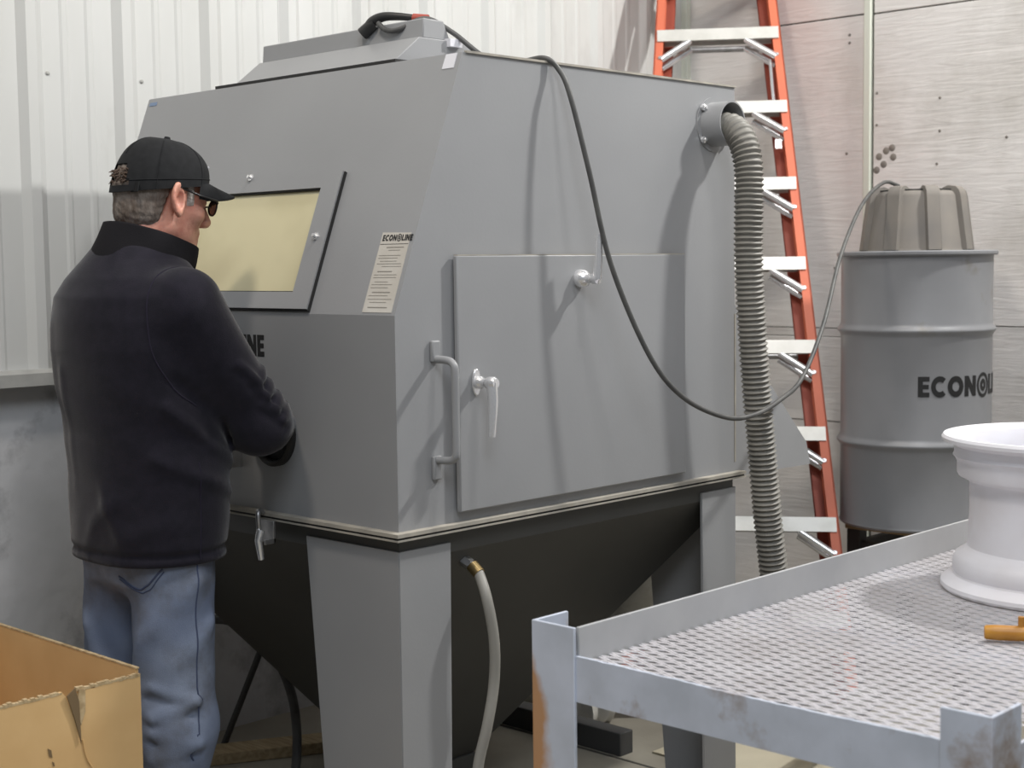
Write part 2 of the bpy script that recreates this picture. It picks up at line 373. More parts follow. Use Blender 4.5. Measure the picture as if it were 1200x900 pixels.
# lever handle hanging down
lk = MB().prism([(.217+.012*math.cos(a), 1.212+.030*math.sin(a)) for a in [2*PI*i/20 for i in range(20)]], YZ, .018, .025)
lk.build('lock_plate', M['chrome'], door, smooth=40, bevel=.002)
lv = MB().lathe([(.014, .0), (.014, .012), (.010, .016), (.010, .030), (.014, .034), (.014, .052), (.010, .058), (0, .058)], (.025, .217, 1.212), n=18, axis='x')
lv.tube([(.071, .216, 1.212), (.076, .214, 1.17), (.074, .211, 1.095)], .008, 10, rfun=lambda i: (.013, .0115, .008)[i])
lv.build('lock_lever', M['chrome'], door, smooth=45)
l2 = MB().lathe([(.020, .0), (.022, .006), (.019, .022), (.011, .028), (.010, .042), (.013, .046), (.013, .060), (0, .064)], (.018, .566, 1.434), n=18, axis='x')
l2.tube([(.076, .566, 1.434), (.080, .566, 1.48), (.081, .567, 1.537)], .008, 10, rfun=lambda i: (.011, .0095, .0075)[i])
l2.build('latch_lever', M['chrome'], door, smooth=45)
# grab handle on the side
gh = MB().tube(bez([(0.004, .11, 1.268), (.045, .11, 1.266), (.061, .11, 1.258), (.066, .11, 1.24), (.066, .11, 1.16), (.066, .11, 1.075), (.061, .11, 1.058), (.045, .11, 1.051), (.004, .11, 1.049)], 5), .0085, 10)
ghn = gh.build('grab_handle', M['paint'], cab, smooth=50)
for z0, z1 in ((1.262, 1.308), (1.006, 1.058)):
    MB().box((0, .098, z0), (.010, .122, z1)).build('handle_foot', M['paint'], ghn, bevel=.003)
# dust port with bolts
pc = (0.0, 1.122, 1.826)
port = MB().lathe([(.070, 0), (.070, .003), (.057, .003), (.057, .064), (.053, .064), (.053, .01), (.0, .01)], pc, n=40, axis='x').build('dust_port', M['paint'], cab, smooth=40)
for a in (40, 140, 220, 320):
    MB().lathe([(.009, 0), (.009, .007), (.004, .009), (.004, .014), (0, .014)], (.004, pc[1]+0.064*math.cos(math.radians(a)), pc[2]+0.064*math.sin(math.radians(a))), n=8, axis='x').build('port_bolt', M['chrome'], port, smooth=40)
# rear chute seen beyond the side
MB().prism([(D, .89), (1.595, .885), (1.575, .95), (1.36, 1.16), (D, 1.36)], YZ, -0.85, -0.002).build('rear_chute', M['paint'], cab)
MB().box((-.004, D-.002, .93), (.0015, D+.004, 1.33)).build('chute_seam', M['dust'], cab)
# light housing on the roof
hx0, hx1 = -0.86, -0.245
MB().prism([(.222, ZT), (.60, ZT), (.60, ZT+.010), (.222, ZT+.010)], YZ, hx0-.07, hx1+.015).build('roof_flange', M['gasket'], cab)
MB().prism([(.235, 1.940), (.56, 1.940), (.485, 2.000), (.312, 2.000)], YZ, hx0, hx1).build('roof_housing', M['paint'], cab, bevel=.002)
MB().prism([(.330, 2.000), (.420, 2.000), (.398, 2.046), (.334, 2.047)], YZ, hx0-.01, hx1-.008).build('lamp_box', M['paint'], cab, bevel=.003)
MB().box((hx1-.03, .40, 1.985), (hx1+.012, .44, 2.004)).build('housing_tag', M['white_tag'], cab)
# tags, label, lettering
tg = MB().prism([(-.051, SL-.036), (-.014, SL-.036), (-.014, SL-.001), (-.049, SL-.001)], SLF, 0, .0012).build('white_tag', M['white_tag'], cab)
MB().prism(R_(-W+.012, SL-.022, -W+.045, SL-.012), SLF, 0, .0012).build('maker_tag', M['blue_tag'], cab)
lab = MB().prism([(-.106, .006), (-.012, .006), (-.013, .186), (-.105, .188)], SLF, 0, .001).build('instruction_label', M['paper'], cab)
head = lettering('ECON@LINE', lambda a, b, t: SLF(-.100+a, .168+b, .001+t), .014, gap=.10, sx=.92, t=.0004)
head.build('label_heading', M['ink'], lab)
ln = MB(); rr = random.Random(3)
for i, s in enumerate([.152, .146, .134, .128, .121, .115, .109, .097, .090, .084, .074, .068, .061, .050, .043, .035, .028, .016]):
    x0 = -.098+(.018 if i in (0, 1, 6) else 0)+(.008 if i % 3 == 1 else 0); x1 = -.018-rr.uniform(0, .03)
    if i == 17: x0, x1 = -.092, -.03
    h = .0022 if i in (7, 13, 17, 0) else .0013
    ln.prism(R_(x0, s, x1, s+h), SLF, .001, .0013)
ln.build('label_text', M['ink_grey'], lab)
MB().prism(R_(-.104, .160, -.014, .1612), SLF, .001, .0013).build('label_rule', M['ink'], lab)
nm = lettering('ECON@LINE', lambda a, b, t: (-.765+a, -t, 1.264+b), .050, gap=.10, sx=.85, t=.0008)
nm.build('name_lettering', M['ink'], cab)
# glove ports on the front panel
for hx in (-.42, -.80):
    rg = MB().lathe([(.078, 0), (.078, -.012), (.070, -.018), (.064, -.012), (.064, -.002), (0, -.002)], (hx, 0, 1.09), n=36, axis='y').build('glove_port', M['rubber'], cab, smooth=45)
# over-centre clamp on the flange and small bracket above it
cl = MB().box((-.455, -.030, .838), (-.395, -.024, .890)).box((-.400, -.055, .838), (-.395, -.024, .850)).build('clamp_plate', M['zinc'], cab, bevel=.001)
MB().tube(bez([(-.44, -.026, .905), (-.435, -.040, .912), (-.428, -.048, .900), (-.428, -.045, .855)], 5), .006, 8).build('clamp_hook', M['zinc'], cl, smooth=50)
MB().tube([(-.424, -.045, .868), (-.424, -.052, .845), (-.424, -.045, .800)], .008, 8, rfun=lambda i: (.010, .009, .007)[i]).build('clamp_lever', M['chrome'], cl, smooth=50)
br = MB().box((-.553, -.035, 1.000), (-.548, 0, 1.066)).build('latch_bracket', M['zinc'], cab, bevel=.001)
MB().tube([(-.575, -.022, 1.032), (-.551, -.022, 1.032)], .007, 8).build('latch_pin', M['chrome'], br, smooth=40)
# air fitting on the hopper side
ft = MB().tube([(-.035, .218, .812), (-.010, .222, .800)], .014, 6).tube([(-.012, .222, .801), (.012, .224, .788)], .010, 6).build('air_fitting', M['zinc'], cab, smooth=30)

# ------------------------------------------------------------------ hoses and cord
hose_pts = bez([(.015, 1.122, 1.816), (.055, 1.120, 1.815), (.094, 1.112, 1.790), (.117, 1.108, 1.74), (.126, 1.105, 1.668), (.13, 1.097, 1.483), (.13, 1.112, 1.308), (.13, 1.131, 1.153), (.13, 1.155, .995), (.13, 1.182, .811), (.13, 1.215, .635), (.12, 1.27, .42), (.09, 1.40, .22), (.03, 1.62, .11), (-.04, 1.9, .085), (-.09, 2.13, .09)], 24)
# resample uniformly
def resample(pts, step):
    out = [pts[0]]; acc = 0
    for a, b in zip(pts, pts[1:]):
        L = (b-a).length; t = step-acc
        while t <= L: out.append(a+(b-a)*(t/L)); t += step
        acc = (acc+L) % step
    return out
hr = resample(hose_pts, 0.0034)
o = MB().tube(hr, .036, 22, rfun=lambda i: .0352+.0034*math.sin(i*2*PI/4)).build('ribbed_hose', M['hose'], smooth=80)
tag(o, 'grey ribbed flexible dust hose curving down from the cabinet port', 'hose')
o = MB().tube(bez([(-.002, .2235, .796), (.012, .224, .786), (.05, .211, .737), (.062, .221, .641), (.06, .221, .545), (.06, .198, .453), (.05, .177, .36), (.05, .15, .2), (.09, .10, .06), (.2, .05, .018), (.35, .1, .014)], 8), .0125, 12).build('air_hose', M['air_hose'], smooth=60)
tag(o, 'thin grey air hose hanging from the brass fitting on the hopper', 'hose')
MB().tube([(-.006, .223, .799), (.016, .2238, .783)], .0145, 12).build('brass_ferrule', M['brass'], o, smooth=40)
cord = thing('power_cord', (0, .48, 1.943), 'long dark power cord hanging from the cabinet roof to the drum vacuum', 'cord')
cpts = [(-.40, .322, 2.050), (-.37, .322, 2.030), (-.33, .328, 2.028), (-.285, .37, 2.052), (-.245, .42, 2.02), (-.17, .46, 1.955), (-.08, .47, 1.939), (-.005, .478, 1.941), (0.02, 0.501, 1.914), (0.045, 0.511, 1.854), (0.075, 0.54, 1.683), (0.1, 0.587, 1.466), (0.135, 0.681, 1.254), (0.165, 0.773, 1.147), (0.185, 0.919, 1.087), (0.19, 1.04, 1.084), (0.17, 1.185, 1.111), (0.13, 1.347, 1.155), (0.06, 1.564, 1.29), (-0.03, 1.8, 1.482), (-0.12, 2.071, 1.642), (-.20, 2.34, 1.722), (-.195, 2.43, 1.715)]
MB().tube(bez(cpts, 10), .0062, 10).build('cable', M['cord'], cord, smooth=70)
MB().tube(bez([(-.442, .326, 2.045), (-.425, .328, 2.058), (-.395, .336, 2.066), (-.36, .350, 2.064), (-.32, .370, 2.058)], 6), .012, 12, rfun=lambda i: .0125 if i < 8 else .0125-.0003*(i-8)).build('connector', M['black_plastic'], cord, smooth=60)
MB().tube(bez([(-.455, .318, 2.030), (-.440, .326, 2.043), (-.420, .332, 2.054)], 4), .0155, 10).build('plug', M['black_plastic'], cord, smooth=60)
MB().tube([(-.325, .368, 2.058), (-.290, .383, 2.053)], .011, 10).build('red_sleeve', M['red'], cord, smooth=60)

# ------------------------------------------------------------------ stepladder
CAMO = Vector((2.358, -2.1065, 1.4688))
Bc = Vector((-0.627, 2.093, 0.588)); Tc = Vector((-1.135, 2.708, 2.344))   # centre line through the seven visible steps
rdir = Vector((math.cos(.62), math.sin(.62), 0)); udir = (Tc-Bc).normalized(); ndir = rdir.cross(udir).normalized()
udir = ndir.cross(rdir).normalized()
SPC = (Tc-Bc).dot(udir)/6; shift = (Tc-Bc).dot(rdir)/6
lad = thing('stepladder', tuple(Bc-Vector((0, 0, Bc.z))), 'orange fibreglass stepladder with aluminium treads leaning folded into the corner', 'ladder')
def LP(a, b, c):  # a along steps, b towards the viewer, c up the ladder measured in step counts
    return tuple(Bc+rdir*(a+shift*c)+ndir*b+udir*(c*SPC))
def HW(c): return .352-.0190*c
C0, C1 = -1.9, 9.0
def rail(sgn, b0, b1, off, m, name, fwid=.034, c0=C0, c1=C1):
    mb = MB(); web = .006
    def at_(a, b, t):
        c = c0+(c1-c0)*t; return LP(sgn*(HW(c)-off-a), b, c)
    mb.prism(R_(0, b0, web, b1), lambda a, b, t: at_(a, b, t), 0, 1)
    mb.prism(R_(0, b1-.006, fwid, b1), lambda a, b, t: at_(a, b, t), 0, 1)
    mb.prism(R_(0, b0, fwid, b0+.006), lambda a, b, t: at_(a, b, t), 0, 1)
    return mb.build(name, m, lad)
for sg in (1, -1):
    rail(sg, -.040, .040, 0, M['orange'], 'front_rail')
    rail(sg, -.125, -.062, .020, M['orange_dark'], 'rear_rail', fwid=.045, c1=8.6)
for k in range(-1, 9):
    hw = HW(k)-.008
    mb = MB()
    mb.prism([(.046, 0), (-.04, 0), (-.04, -.022), (-.036, -.022), (-.036, -.004), (.041, -.004), (.041, -.050), (.046, -.050)], lambda a, b, t: LP(t*hw, a, k+b/SPC), -1, 1)
    st = mb.build('tread', M['alu'], lad)
    for sg in (1, -1):
        for bb in (.034, -.030):
            p0 = Vector(LP(sg*(hw-.125), bb, k-.045/SPC)); p1 = Vector(LP(sg*(hw-.012), bb, k-.125/SPC))
            MB().tube([p0, p1], .0125, 8).build('knee_brace', M['chrome'], lad, smooth=50)
        for dc in (-.02, -.120):
            p = Vector(LP(sg*(HW(k)-.017), .040, k+dc/SPC)); MB().tube([p, p+ndir*.004], .007, 8).build('rivet', M['zinc'], lad, smooth=40)
    if k % 2 == 0:
        p0 = LP(-(hw-.03), -.095, k-.02); p1 = LP(hw-.03, -.095, k-.02)
        MB().tube([p0, p1], .012, 8).build('rear_bar', M['zinc'], lad, smooth=50)
# folded spreader hanging beside the right rail
MB().tube([LP(HW(5)-.06, .005, 5.62), LP(HW(5)-.055, .005, 5.15), LP(HW(5)-.05, .005, 4.95)], .007, 6).build('spreader', M['chrome'], lad, smooth=40)
MB().prism([(-.012, 0), (.012, 0), (.012, .12), (-.012, .12)], lambda a, b, t: LP(HW(5)-.045+a, .005+t, 4.42+b), 0, .01).build('spreader_lock', M['chrome'], lad)
for sg in (1, -1):
    MB().prism([(-.02, -.045), (.03, -.045), (.03, .045), (-.02, .045)], lambda a, b, t: LP(sg*(HW(C0)-a-.005), b, C0-.05+t), 0, .14).build('ladder_foot', M['rubber'], lad)
MB().prism([(-HW(9)-.01, -.13), (HW(9)+.01, -.13), (HW(9)+.01, .05), (-HW(9)-.01, .05)], lambda a, b, t: LP(a, b, 9.0+t), 0, .2).build('top_cap', M['orange'], lad)

# ------------------------------------------------------------------ drum dust collector
DC = (-.165, 2.50); DR = .248; DZ0, DZ1 = .578, 1.498
dr = thing('dust_collector', (DC[0], DC[1], DZ0), 'grey steel drum dust collector with ribbed vacuum head on top', 'drum')
prof = [(0, 0), (DR-.01, 0), (DR, .003), (DR+.004, .010), (DR+.001, .018)]
def hoop(z): return [(DR, z-.022), (DR+.004, z-.012), (DR+.011, z-.004), (DR+.012, z), (DR+.011, z+.004), (DR+.004, z+.012), (DR, z+.022)]
prof += hoop(.285)+hoop(.660)+[(DR, DZ1-DZ0-.022), (DR+.001, DZ1-DZ0-.016), (DR-.02, DZ1-DZ0-.016), (0, DZ1-DZ0-.016)]
MB().lathe(prof, (DC[0], DC[1], DZ0), n=72).build('drum_body', M['drum'], dr, smooth=35)
MB().lathe([(0, 0), (DR+.012, 0), (DR+.015, .004), (DR+.015, .012), (DR+.010, .016), (0, .018)], (DC[0], DC[1], DZ1-.016), n=72).build('drum_lid', M['drum'], dr, smooth=35)
vh = [(.178, 0), (.174, .01), (.150, .180), (.143, .192), (.130, .198), (.0, .200)]
hd = MB().lathe(vh, (DC[0], DC[1], DZ1), n=64).build('vacuum_head', M['vac'], dr, smooth=40)
for k in range(8):
    a = math.radians(-61.3+18+45*k); ca, sa = math.cos(a), math.sin(a)
    mb = MB(); path = [(.176, .0), (.190, .002), (.166, .178), (.160, .198), (.148, .210), (.120, .214), (.100, .206)]
    wd = .026; vs_ = []
    inner = [(.165, 0), (.170, .002), (.140, .170), (.134, .180), (.126, .185), (.110, .187), (.095, .187)]
    n = len(path); fs = []
    for (r, h), (ri, hi_) in zip(path, inner):
        for rr_, hh in ((r, h), (ri, hi_)):
            for sgn in (-1, 1):
                wq = wd*(1.0 if rr_ == ri else .86)
                vs_.append((DC[0]+ca*rr_-sa*wq*sgn, DC[1]+sa*rr_+ca*wq*sgn, DZ1+hh))
    for i in range(n-1):
        q = i*4; fs += [(q, q+1, q+5, q+4), (q+2, q+6, q+7, q+3), (q, q+4, q+6, q+2), (q+1, q+3, q+7, q+5)]
    fs += [(0, 2, 3, 1), (n*4-4, n*4-3, n*4-1, n*4-2)]
    mb.add(vs_, fs); mb.build('head_rib', M['vac'], hd, bevel=.004)
    b = a+math.radians(22.5)
    mb = MB().box((-.014, -.030, 0), (.014, .030, .003), Matrix.Translation((DC[0]+.118*math.cos(b), DC[1]+.118*math.sin(b), DZ1+.1985)) @ Matrix.Rotation(b, 4, 'Z'))
    mb.build('vent_slot', M['gasket'], hd)
A0 = math.radians(-61.3)
def onDrum(a, b, t):
    an = A0+.03+a/DR; r = DR+.0006+t; return (DC[0]+r*math.cos(an), DC[1]+r*math.sin(an), 1.026+b)
lettering('ECON@LINE', onDrum, .066, gap=.09, sx=.92, t=.0008).build('drum_lettering', M['ink'], dr)
# stand under the drum
sd = thing('drum_stand', (DC[0], DC[1], 0), 'low timber topped stand carrying the grey drum', 'stand')
SX0, SX1, SY0, SY1 = -.375, .085, 2.40, 2.80
for i in range(4):
    MB().box((SX0, SY0+i*.100, .545), (SX1, SY0+i*.100+.094, .577)).build('top_board', M['wood'], sd, bevel=.003)
for x in (SX0+.03, SX1-.03):
    for y in (SY0+.03, SY1-.03): MB().box((x-.025, y-.025, 0), (x+.025, y+.025, .545)).build('leg', M['steel_dark'], sd, bevel=.003)
    MB().box((x-.015, SY0+.055, .42), (x+.015, SY1-.055, .50)).build('apron', M['steel_dark'], sd)
for y in (SY0+.03, SY1-.03): MB().box((SX0+.055, y-.015, .42), (SX1-.055, y+.015, .50)).build('apron', M['steel_dark'], sd)

# ------------------------------------------------------------------ expanded metal table
tb = thing('work_table', (1.0, .8, 0), 'galvanised angle iron work table with expanded metal top', 'table')
TY0, TY1, TX0, TX1 = -.112, 1.70, .492, 1.394
def angle_post(x, y, dx, dy, ztop, wdx, wdy, m):
    t = .007; mb = MB()
    mb.box((min(x, x+dx*wdx), min(y, y+dy*t), 0), (max(x, x+dx*wdx), max(y, y+dy*t), ztop))
    mb.box((min(x, x+dx*t), min(y+dy*t, y+dy*wdy), 0), (max(x, x+dx*t), max(y+dy*t, y+dy*wdy), ztop))
    return mb.build('post', m, tb, bevel=.0015)
def rusty_post_mat():
    m = mat('rusting_post', G(204, 211, 226), G(190, 197, 210), rough=0.5, scale=9, detail=6)
    nt = m.node_tree; N = nt.nodes; L = nt.links; p = N['Principled BSDF']; old = p.inputs['Base Color'].links[0].from_socket
    tc = N.new('ShaderNodeTexCoord'); sx = N.new('ShaderNodeSeparateXYZ'); L.new(tc.outputs['Object'], sx.inputs[0])
    nz = N.new('ShaderNodeTexNoise'); nz.inputs['Scale'].default_value = 9; nz.inputs['Detail'].default_value = 5; L.new(tc.outputs['Object'], nz.inputs[0])
    a = N.new('ShaderNodeMath'); a.operation = 'MULTIPLY_ADD'; a.inputs[1].default_value = -9.0; a.inputs[2].default_value = 9.0*.535; L.new(sx.outputs[0], a.inputs[0])
    b = N.new('ShaderNodeMath'); b.operation = 'MULTIPLY_ADD'; b.inputs[1].default_value = -1.6; b.inputs[2].default_value = 1.6*.62; L.new(sx.outputs[2], b.inputs[0])
    c = N.new('ShaderNodeMath'); c.operation = 'ADD'; L.new(a.outputs[0], c.inputs[0]); L.new(b.outputs[0], c.inputs[1])
    d = N.new('ShaderNodeMath'); d.operation = 'ADD'; L.new(c.outputs[0], d.inputs[0]); L.new(nz.outputs['Fac'], d.inputs[1])
    r = N.new('ShaderNodeMapRange'); r.inputs[1].default_value = .50; r.inputs[2].default_value = .72; L.new(d.outputs[0], r.inputs[0])
    mx = N.new('ShaderNodeMix'); mx.data_type = 'RGBA'; L.new(r.outputs[0], mx.inputs[0]); L.new(old, mx.inputs[6]); mx.inputs[7].default_value = G(186, 142, 104)
    L.new(mx.outputs[2], p.inputs['Base Color']); return m
angle_post(TX0, TY0-.004, 1, 1, .816, .104, .095, rusty_post_mat())
angle_post(TX1, TY0-.004, -1, 1, .814, .082, .095, M['table'])
angle_post(TX0, TY1, 1, -1, .816, .096, .095, M['table'])
angle_post(TX1, TY1, -1, -1, .814, .096, .095, M['table'])
RX = .592
# front rail with a slightly ragged weld edge along the top
fr_ = MB(); n = 60; rr = random.Random(5); top = [(.586+(1.320-.586)*i/n, .7635+rr.uniform(-.0006, .0006)-(.003*math.exp(-((i-34)/14)**2))) for i in range(n+1)]
fr_.prism([(.586, .680), (1.320, .680)]+top[::-1], XZ, TY0, TY0+.007)
fr_.build('front_rail', M['table'], tb)
MB().box((RX, TY0+.007, .745), (RX+.007, TY1, .816)).build('side_rail', M['table_clean'], tb, bevel=.0015)
MB().box((TX1-.010, TY0+.09, .690), (TX1-.003, TY1-.09, .752)).build('side_rail', M['table'], tb, bevel=.0015)
MB().box((.586, TY1-.01, .690), (TX1-.09, TY1-.003, .752)).build('back_rail', M['table'], tb, bevel=.0015)
for y in (.4, .95, 1.4): MB().box((RX+.01, y, .715), (TX1-.012, y+.035, .742)).build('cross_bar', M['table'], tb)
# expanded metal: diamond openings with raised strands
em = MB(); px, py = .0636, .0290; hw_, hh_ = .0225, .0088; zt, th = .7515, .0022
nx = int((TX1-.012-RX-.008)/px*1)+1; x00 = RX+.008; y00 = TY0+.008
ny = int((TY1-.012-y00)/py)
for j in range(ny*2):
    yc = y00+py*(j+1)/2
    for i in range(nx+1):
        xc = x00+px*(i+(.5 if j % 2 else 0))
        if xc+px*.5 > TX1-.008: continue
        # diamond cell (rhombus tiling) with a rounded diamond hole
        o_ = [(xc-px*.5, yc), (xc, yc-py*.5), (xc+px*.5, yc), (xc, yc+py*.5)]
        h_ = [(xc-hw_, yc), (xc, yc-hh_), (xc+hw_, yc), (xc, yc+hh_)]
        tl = .0006
        vs_ = [(x, y, zt+(tl if k_ in (1,) else (-tl if k_ == 3 else 0))) for k_, (x, y) in enumerate(o_)]+[(x, y, zt+(tl if k_ == 1 else (-tl if k_ == 3 else 0))) for k_, (x, y) in enumerate(h_)]+[(x, y, zt-th) for x, y in h_]
        em.add(vs_, [(0, 1, 5, 4), (1, 2, 6, 5), (2, 3, 7, 6), (3, 0, 4, 7), (4, 5, 9, 8), (5, 6, 10, 9), (6, 7, 11, 10), (7, 4, 8, 11)])
em.build('expanded_metal', M['mesh'], tb, fixn=False)

# wheel standing on the table
WC = (1.0, 1.035, .754)
wh = thing('wheel_rim', WC, 'bare aluminium truck wheel rim lying flat on the expanded metal table', 'wheel')
rw = .262
outer = [(rw-.03, 0), (rw-.004, .0), (rw, .006), (rw-.001, .014), (rw-.012, .024), (rw-.026, .030), (rw-.028, .034), (rw-.025, .040), (rw-.026, .060), (rw-.034, .074), (rw-.050, .084), (rw-.056, .092),
         (rw-.060, .16), (rw-.060, .228), (rw-.056, .236), (rw-.036, .246), (rw-.033, .252), (rw-.033, .276), (rw-.029, .284), (rw-.024, .290), (rw-.027, .297), (rw-.026, .312), (rw-.012, .318), (rw-.001, .323), (rw, .330), (rw-.004, .336), (rw-.014, .336)]
inner = [(rw-.034, .326), (rw-.044, .30), (rw-.046, .25), (rw-.070, .23), (rw-.070, .10), (rw-.045, .07), (rw-.04, .02)]
MB().lathe(outer+inner, WC, n=96, closed=True).build('rim_barrel', M['wheel'], wh, smooth=30)
disc = MB()
nb = 8
disc.lathe([(.060, .090), (.085, .092), (.120, .100), (.196, .094), (.196, .112), (.120, .120), (.085, .116), (.060, .110)], WC, n=64, closed=True)
disc.build('wheel_disc', M['wheel'], wh, smooth=40)
for k in range(8):
    a = 2*PI*k/8
    MB().lathe([(.017, .0), (.017, .004), (.011, .004), (.011, .0005), (0, .0005)], (WC[0]+.10*math.cos(a), WC[1]+.10*math.sin(a), WC[2]+.117), n=16).build('stud_hole', M['gasket'], wh)
# yellow wooden tool
ml = thing('mallet', (1.14, .535, .754), 'yellow wooden handled mallet lying in front of the wheel rim', 'tool')
p0 = Vector((1.072, .510, .769)); dirv = Vector((.86, .50, 0)).normalized()
MB().tube([p0, p0+dirv*.004, p0+dirv*.02, p0+dirv*.075], .014, 16, rfun=lambda i: (.0115, .0135, .0145, .0145)[i]).build('handle', M['yellow_wood'], ml, smooth=40)
MB().tube([p0+dirv*.075, p0+dirv*.26], .013, 16).build('handle_grip', M['yellow_wood'], ml, smooth=40)
MB().box((-.03, -.05, -.012), (.03, .05, .045), Matrix.Translation(p0+dirv*.27) @ Matrix.Rotation(math.radians(30), 4, 'Z')).build('mallet_head', M['yellow_wood'], ml, bevel=.006)
MB().tube([p0+dirv*.066+Vector((0, 0, .012)), p0+dirv*.066+Vector((0, 0, .032))], .006, 10).build('peg', M['yellow_wood'], ml, smooth=40)

# ------------------------------------------------------------------ cardboard box
BXX, BYY, BZ = -.268, -.470, .66
bxo = thing('cardboard_box', (BXX-.31, BYY-.27, 0), 'open brown cardboard box with a torn rim in front of the man', 'box')
BL, BWd = .62, .56; tk = .007
def ragged_wall(length, fn, z1, seed, amp, notch=None, n=70):
    rr = random.Random(seed); top = []
    for i in range(n+1):
        a = length*i/n; h = z1+rr.uniform(-amp, amp)
        if notch:
            for c, wd, dp in notch:
                if abs(a-c) < wd: h -= dp*(1-abs(a-c)/wd)**.6
        top.append((a, h))
    return MB().prism([(0, 0.004), (length, .004)]+top[::-1], fn, 0, tk)
ragged_wall(BWd, lambda a, b, t: (BXX-t, BYY-a, b), BZ-.012, 1, .0022, notch=[(.155, .014, .034), (.128, .05, .006)]).build('front_wall', M['card'], bxo)
ragged_wall(BL-2*tk, lambda a, b, t: (BXX-tk-a, BYY-t, b), BZ, 2, .0006).build('side_wall', M['card'], bxo)
ragged_wall(BL-2*tk, lambda a, b, t: (BXX-tk-a, BYY-BWd+t, b), BZ, 3, .0006).build('side_wall', M['card'], bxo)
ragged_wall(BWd, lambda a, b, t: (BXX-BL+t, BYY-a, b), BZ, 4, .0006).build('back_wall', M['card'], bxo)
MB().box((BXX-BL, BYY-BWd, 0), (BXX, BYY, .006)).build('bottom', M['card'], bxo)
# raw edges: exposed corrugation strips on the rims
rr = random.Random(9); eg = MB()
for i in range(70):
    a = BWd*i/70; z = BZ-.012
    if abs(a-.155) < .016: continue
    eg.box((BXX-tk-.001, BYY-a-.0084, z-.004+rr.uniform(-.001, .001)), (BXX+.0005, BYY-a, z+.0015+rr.uniform(-.0015, .0025)))
eg.build('torn_rim', M['card_edge'], bxo)['kind'] = 'stuff'
MB().box((BXX-BL, BYY-tk-.0006, BZ-.001), (BXX-.004, BYY+.0006, BZ+.0022)).build('rim_edge', M['card_edge'], bxo)
tf = MB().prism([(.140, .540), (.152, .590), (.168, .640), (.150, .652), (.142, .625)], lambda a, b, t: (BXX+.002+t+.02*max(0, b-.6), BYY-a, b), 0, .003)
tf.build('torn_flap', M['card_dark'], bxo)
tf = MB().prism([(.128, .600), (.138, .575), (.146, .61), (.140, .648), (.126, .645)], lambda a, b, t: (BXX+.001+t, BYY-a, b), 0, .002)
tf.build('torn_flap', M['card_edge'], bxo)
for (a, b, s_) in ((.205, .535, .010), (.207, .500, .007), (.199, .512, .005)):
    MB().prism([(a-s_*.4, b-s_), (a+s_*.3, b-s_*.6), (a+s_*.5, b+s_), (a-s_*.2, b+s_*.5)], lambda p, q, t: (BXX+t, BYY-p, q), -.001, .0012).build('puncture', M['card_dark'], bxo)
MB().tube(bez([(BXX+.0005, BYY-.135, .545), (BXX+.0008, BYY-.125, .50), (BXX+.0008, BYY-.09, .45), (BXX+.0005, BYY-.05, .42)], 5), .0016, 6).build('crease', M['card'], bxo, smooth=60)

# ------------------------------------------------------------------ person (distance fields meshed with surface nets)
def surface_nets(f, xs, ys, zs):
    nx, ny, nz = f.shape
    s = f < 0
    cnt = np.zeros((nx-1, ny-1, nz-1), np.int8)
    offs = [(i, j, k) for i in (0, 1) for j in (0, 1) for k in (0, 1)]
    for i, j, k in offs: cnt += s[i:nx-1+i, j:ny-1+j, k:nz-1+k]
    act = (cnt > 0) & (cnt < 8)
    I, J, K = np.nonzero(act)
    idx = -np.ones(act.shape, np.int64); idx[I, J, K] = np.arange(len(I))
    acc = np.zeros((len(I), 3)); num = np.zeros(len(I))
    X = [xs, ys, zs]
    for ax in range(3):
        o = [a for a in range(3) if a != ax]
        for a in (0, 1):
            for b in (0, 1):
                p = [I.copy(), J.copy(), K.copy()]; p[o[0]] = p[o[0]]+a; p[o[1]] = p[o[1]]+b
                q = [v.copy() for v in p]; q[ax] = q[ax]+1
                f0 = f[p[0], p[1], p[2]]; f1 = f[q[0], q[1], q[2]]
                m = (f0 < 0) != (f1 < 0)
                t = np.where(m, f0/np.where(m, f0-f1, 1), 0)
                for c in range(3):
                    v = X[c][p[c]]+(t*(X[c][q[c]]-X[c][p[c]]) if c == ax else 0)
                    acc[:, c] += np.where(m, v, 0)
                num += m
    V = acc/num[:, None]
    F = []
    for ax in range(3):
        o = [(ax+1) % 3, (ax+2) % 3]
        sl0 = [slice(None)]*3; sl1 = [slice(None)]*3
        sl0[ax] = slice(0, f.shape[ax]-1); sl1[ax] = slice(1, f.shape[ax])
        a = s[tuple(sl0)]; b = s[tuple(sl1)]
        for flip, m in ((False, a & ~b), (True, ~a & b)):
            P = np.array(np.nonzero(m))
            ok = (P[o[0]] > 0) & (P[o[1]] > 0) & (P[o[0]] < f.shape[o[0]]-1) & (P[o[1]] < f.shape[o[1]]-1)
            P = P[:, ok]
            def cell(d0, d1):
                q = P.copy(); q[o[0]] -= d0; q[o[1]] -= d1; return idx[q[0], q[1], q[2]]
            quad = np.stack([cell(1, 1), cell(0, 1), cell(0, 0), cell(1, 0)], 1)
            if flip: quad = quad[:, ::-1]
            F.append(quad)
    F = np.concatenate(F)
    F = F[(F >= 0).all(1)]
    return V, F
def smin(a, b, k):
    h = np.clip(.5+.5*(b-a)/k, 0, 1); return b+(a-b)*h-k*h*(1-h)
def smax(a, b, k): return -smin(-a, -b, k)
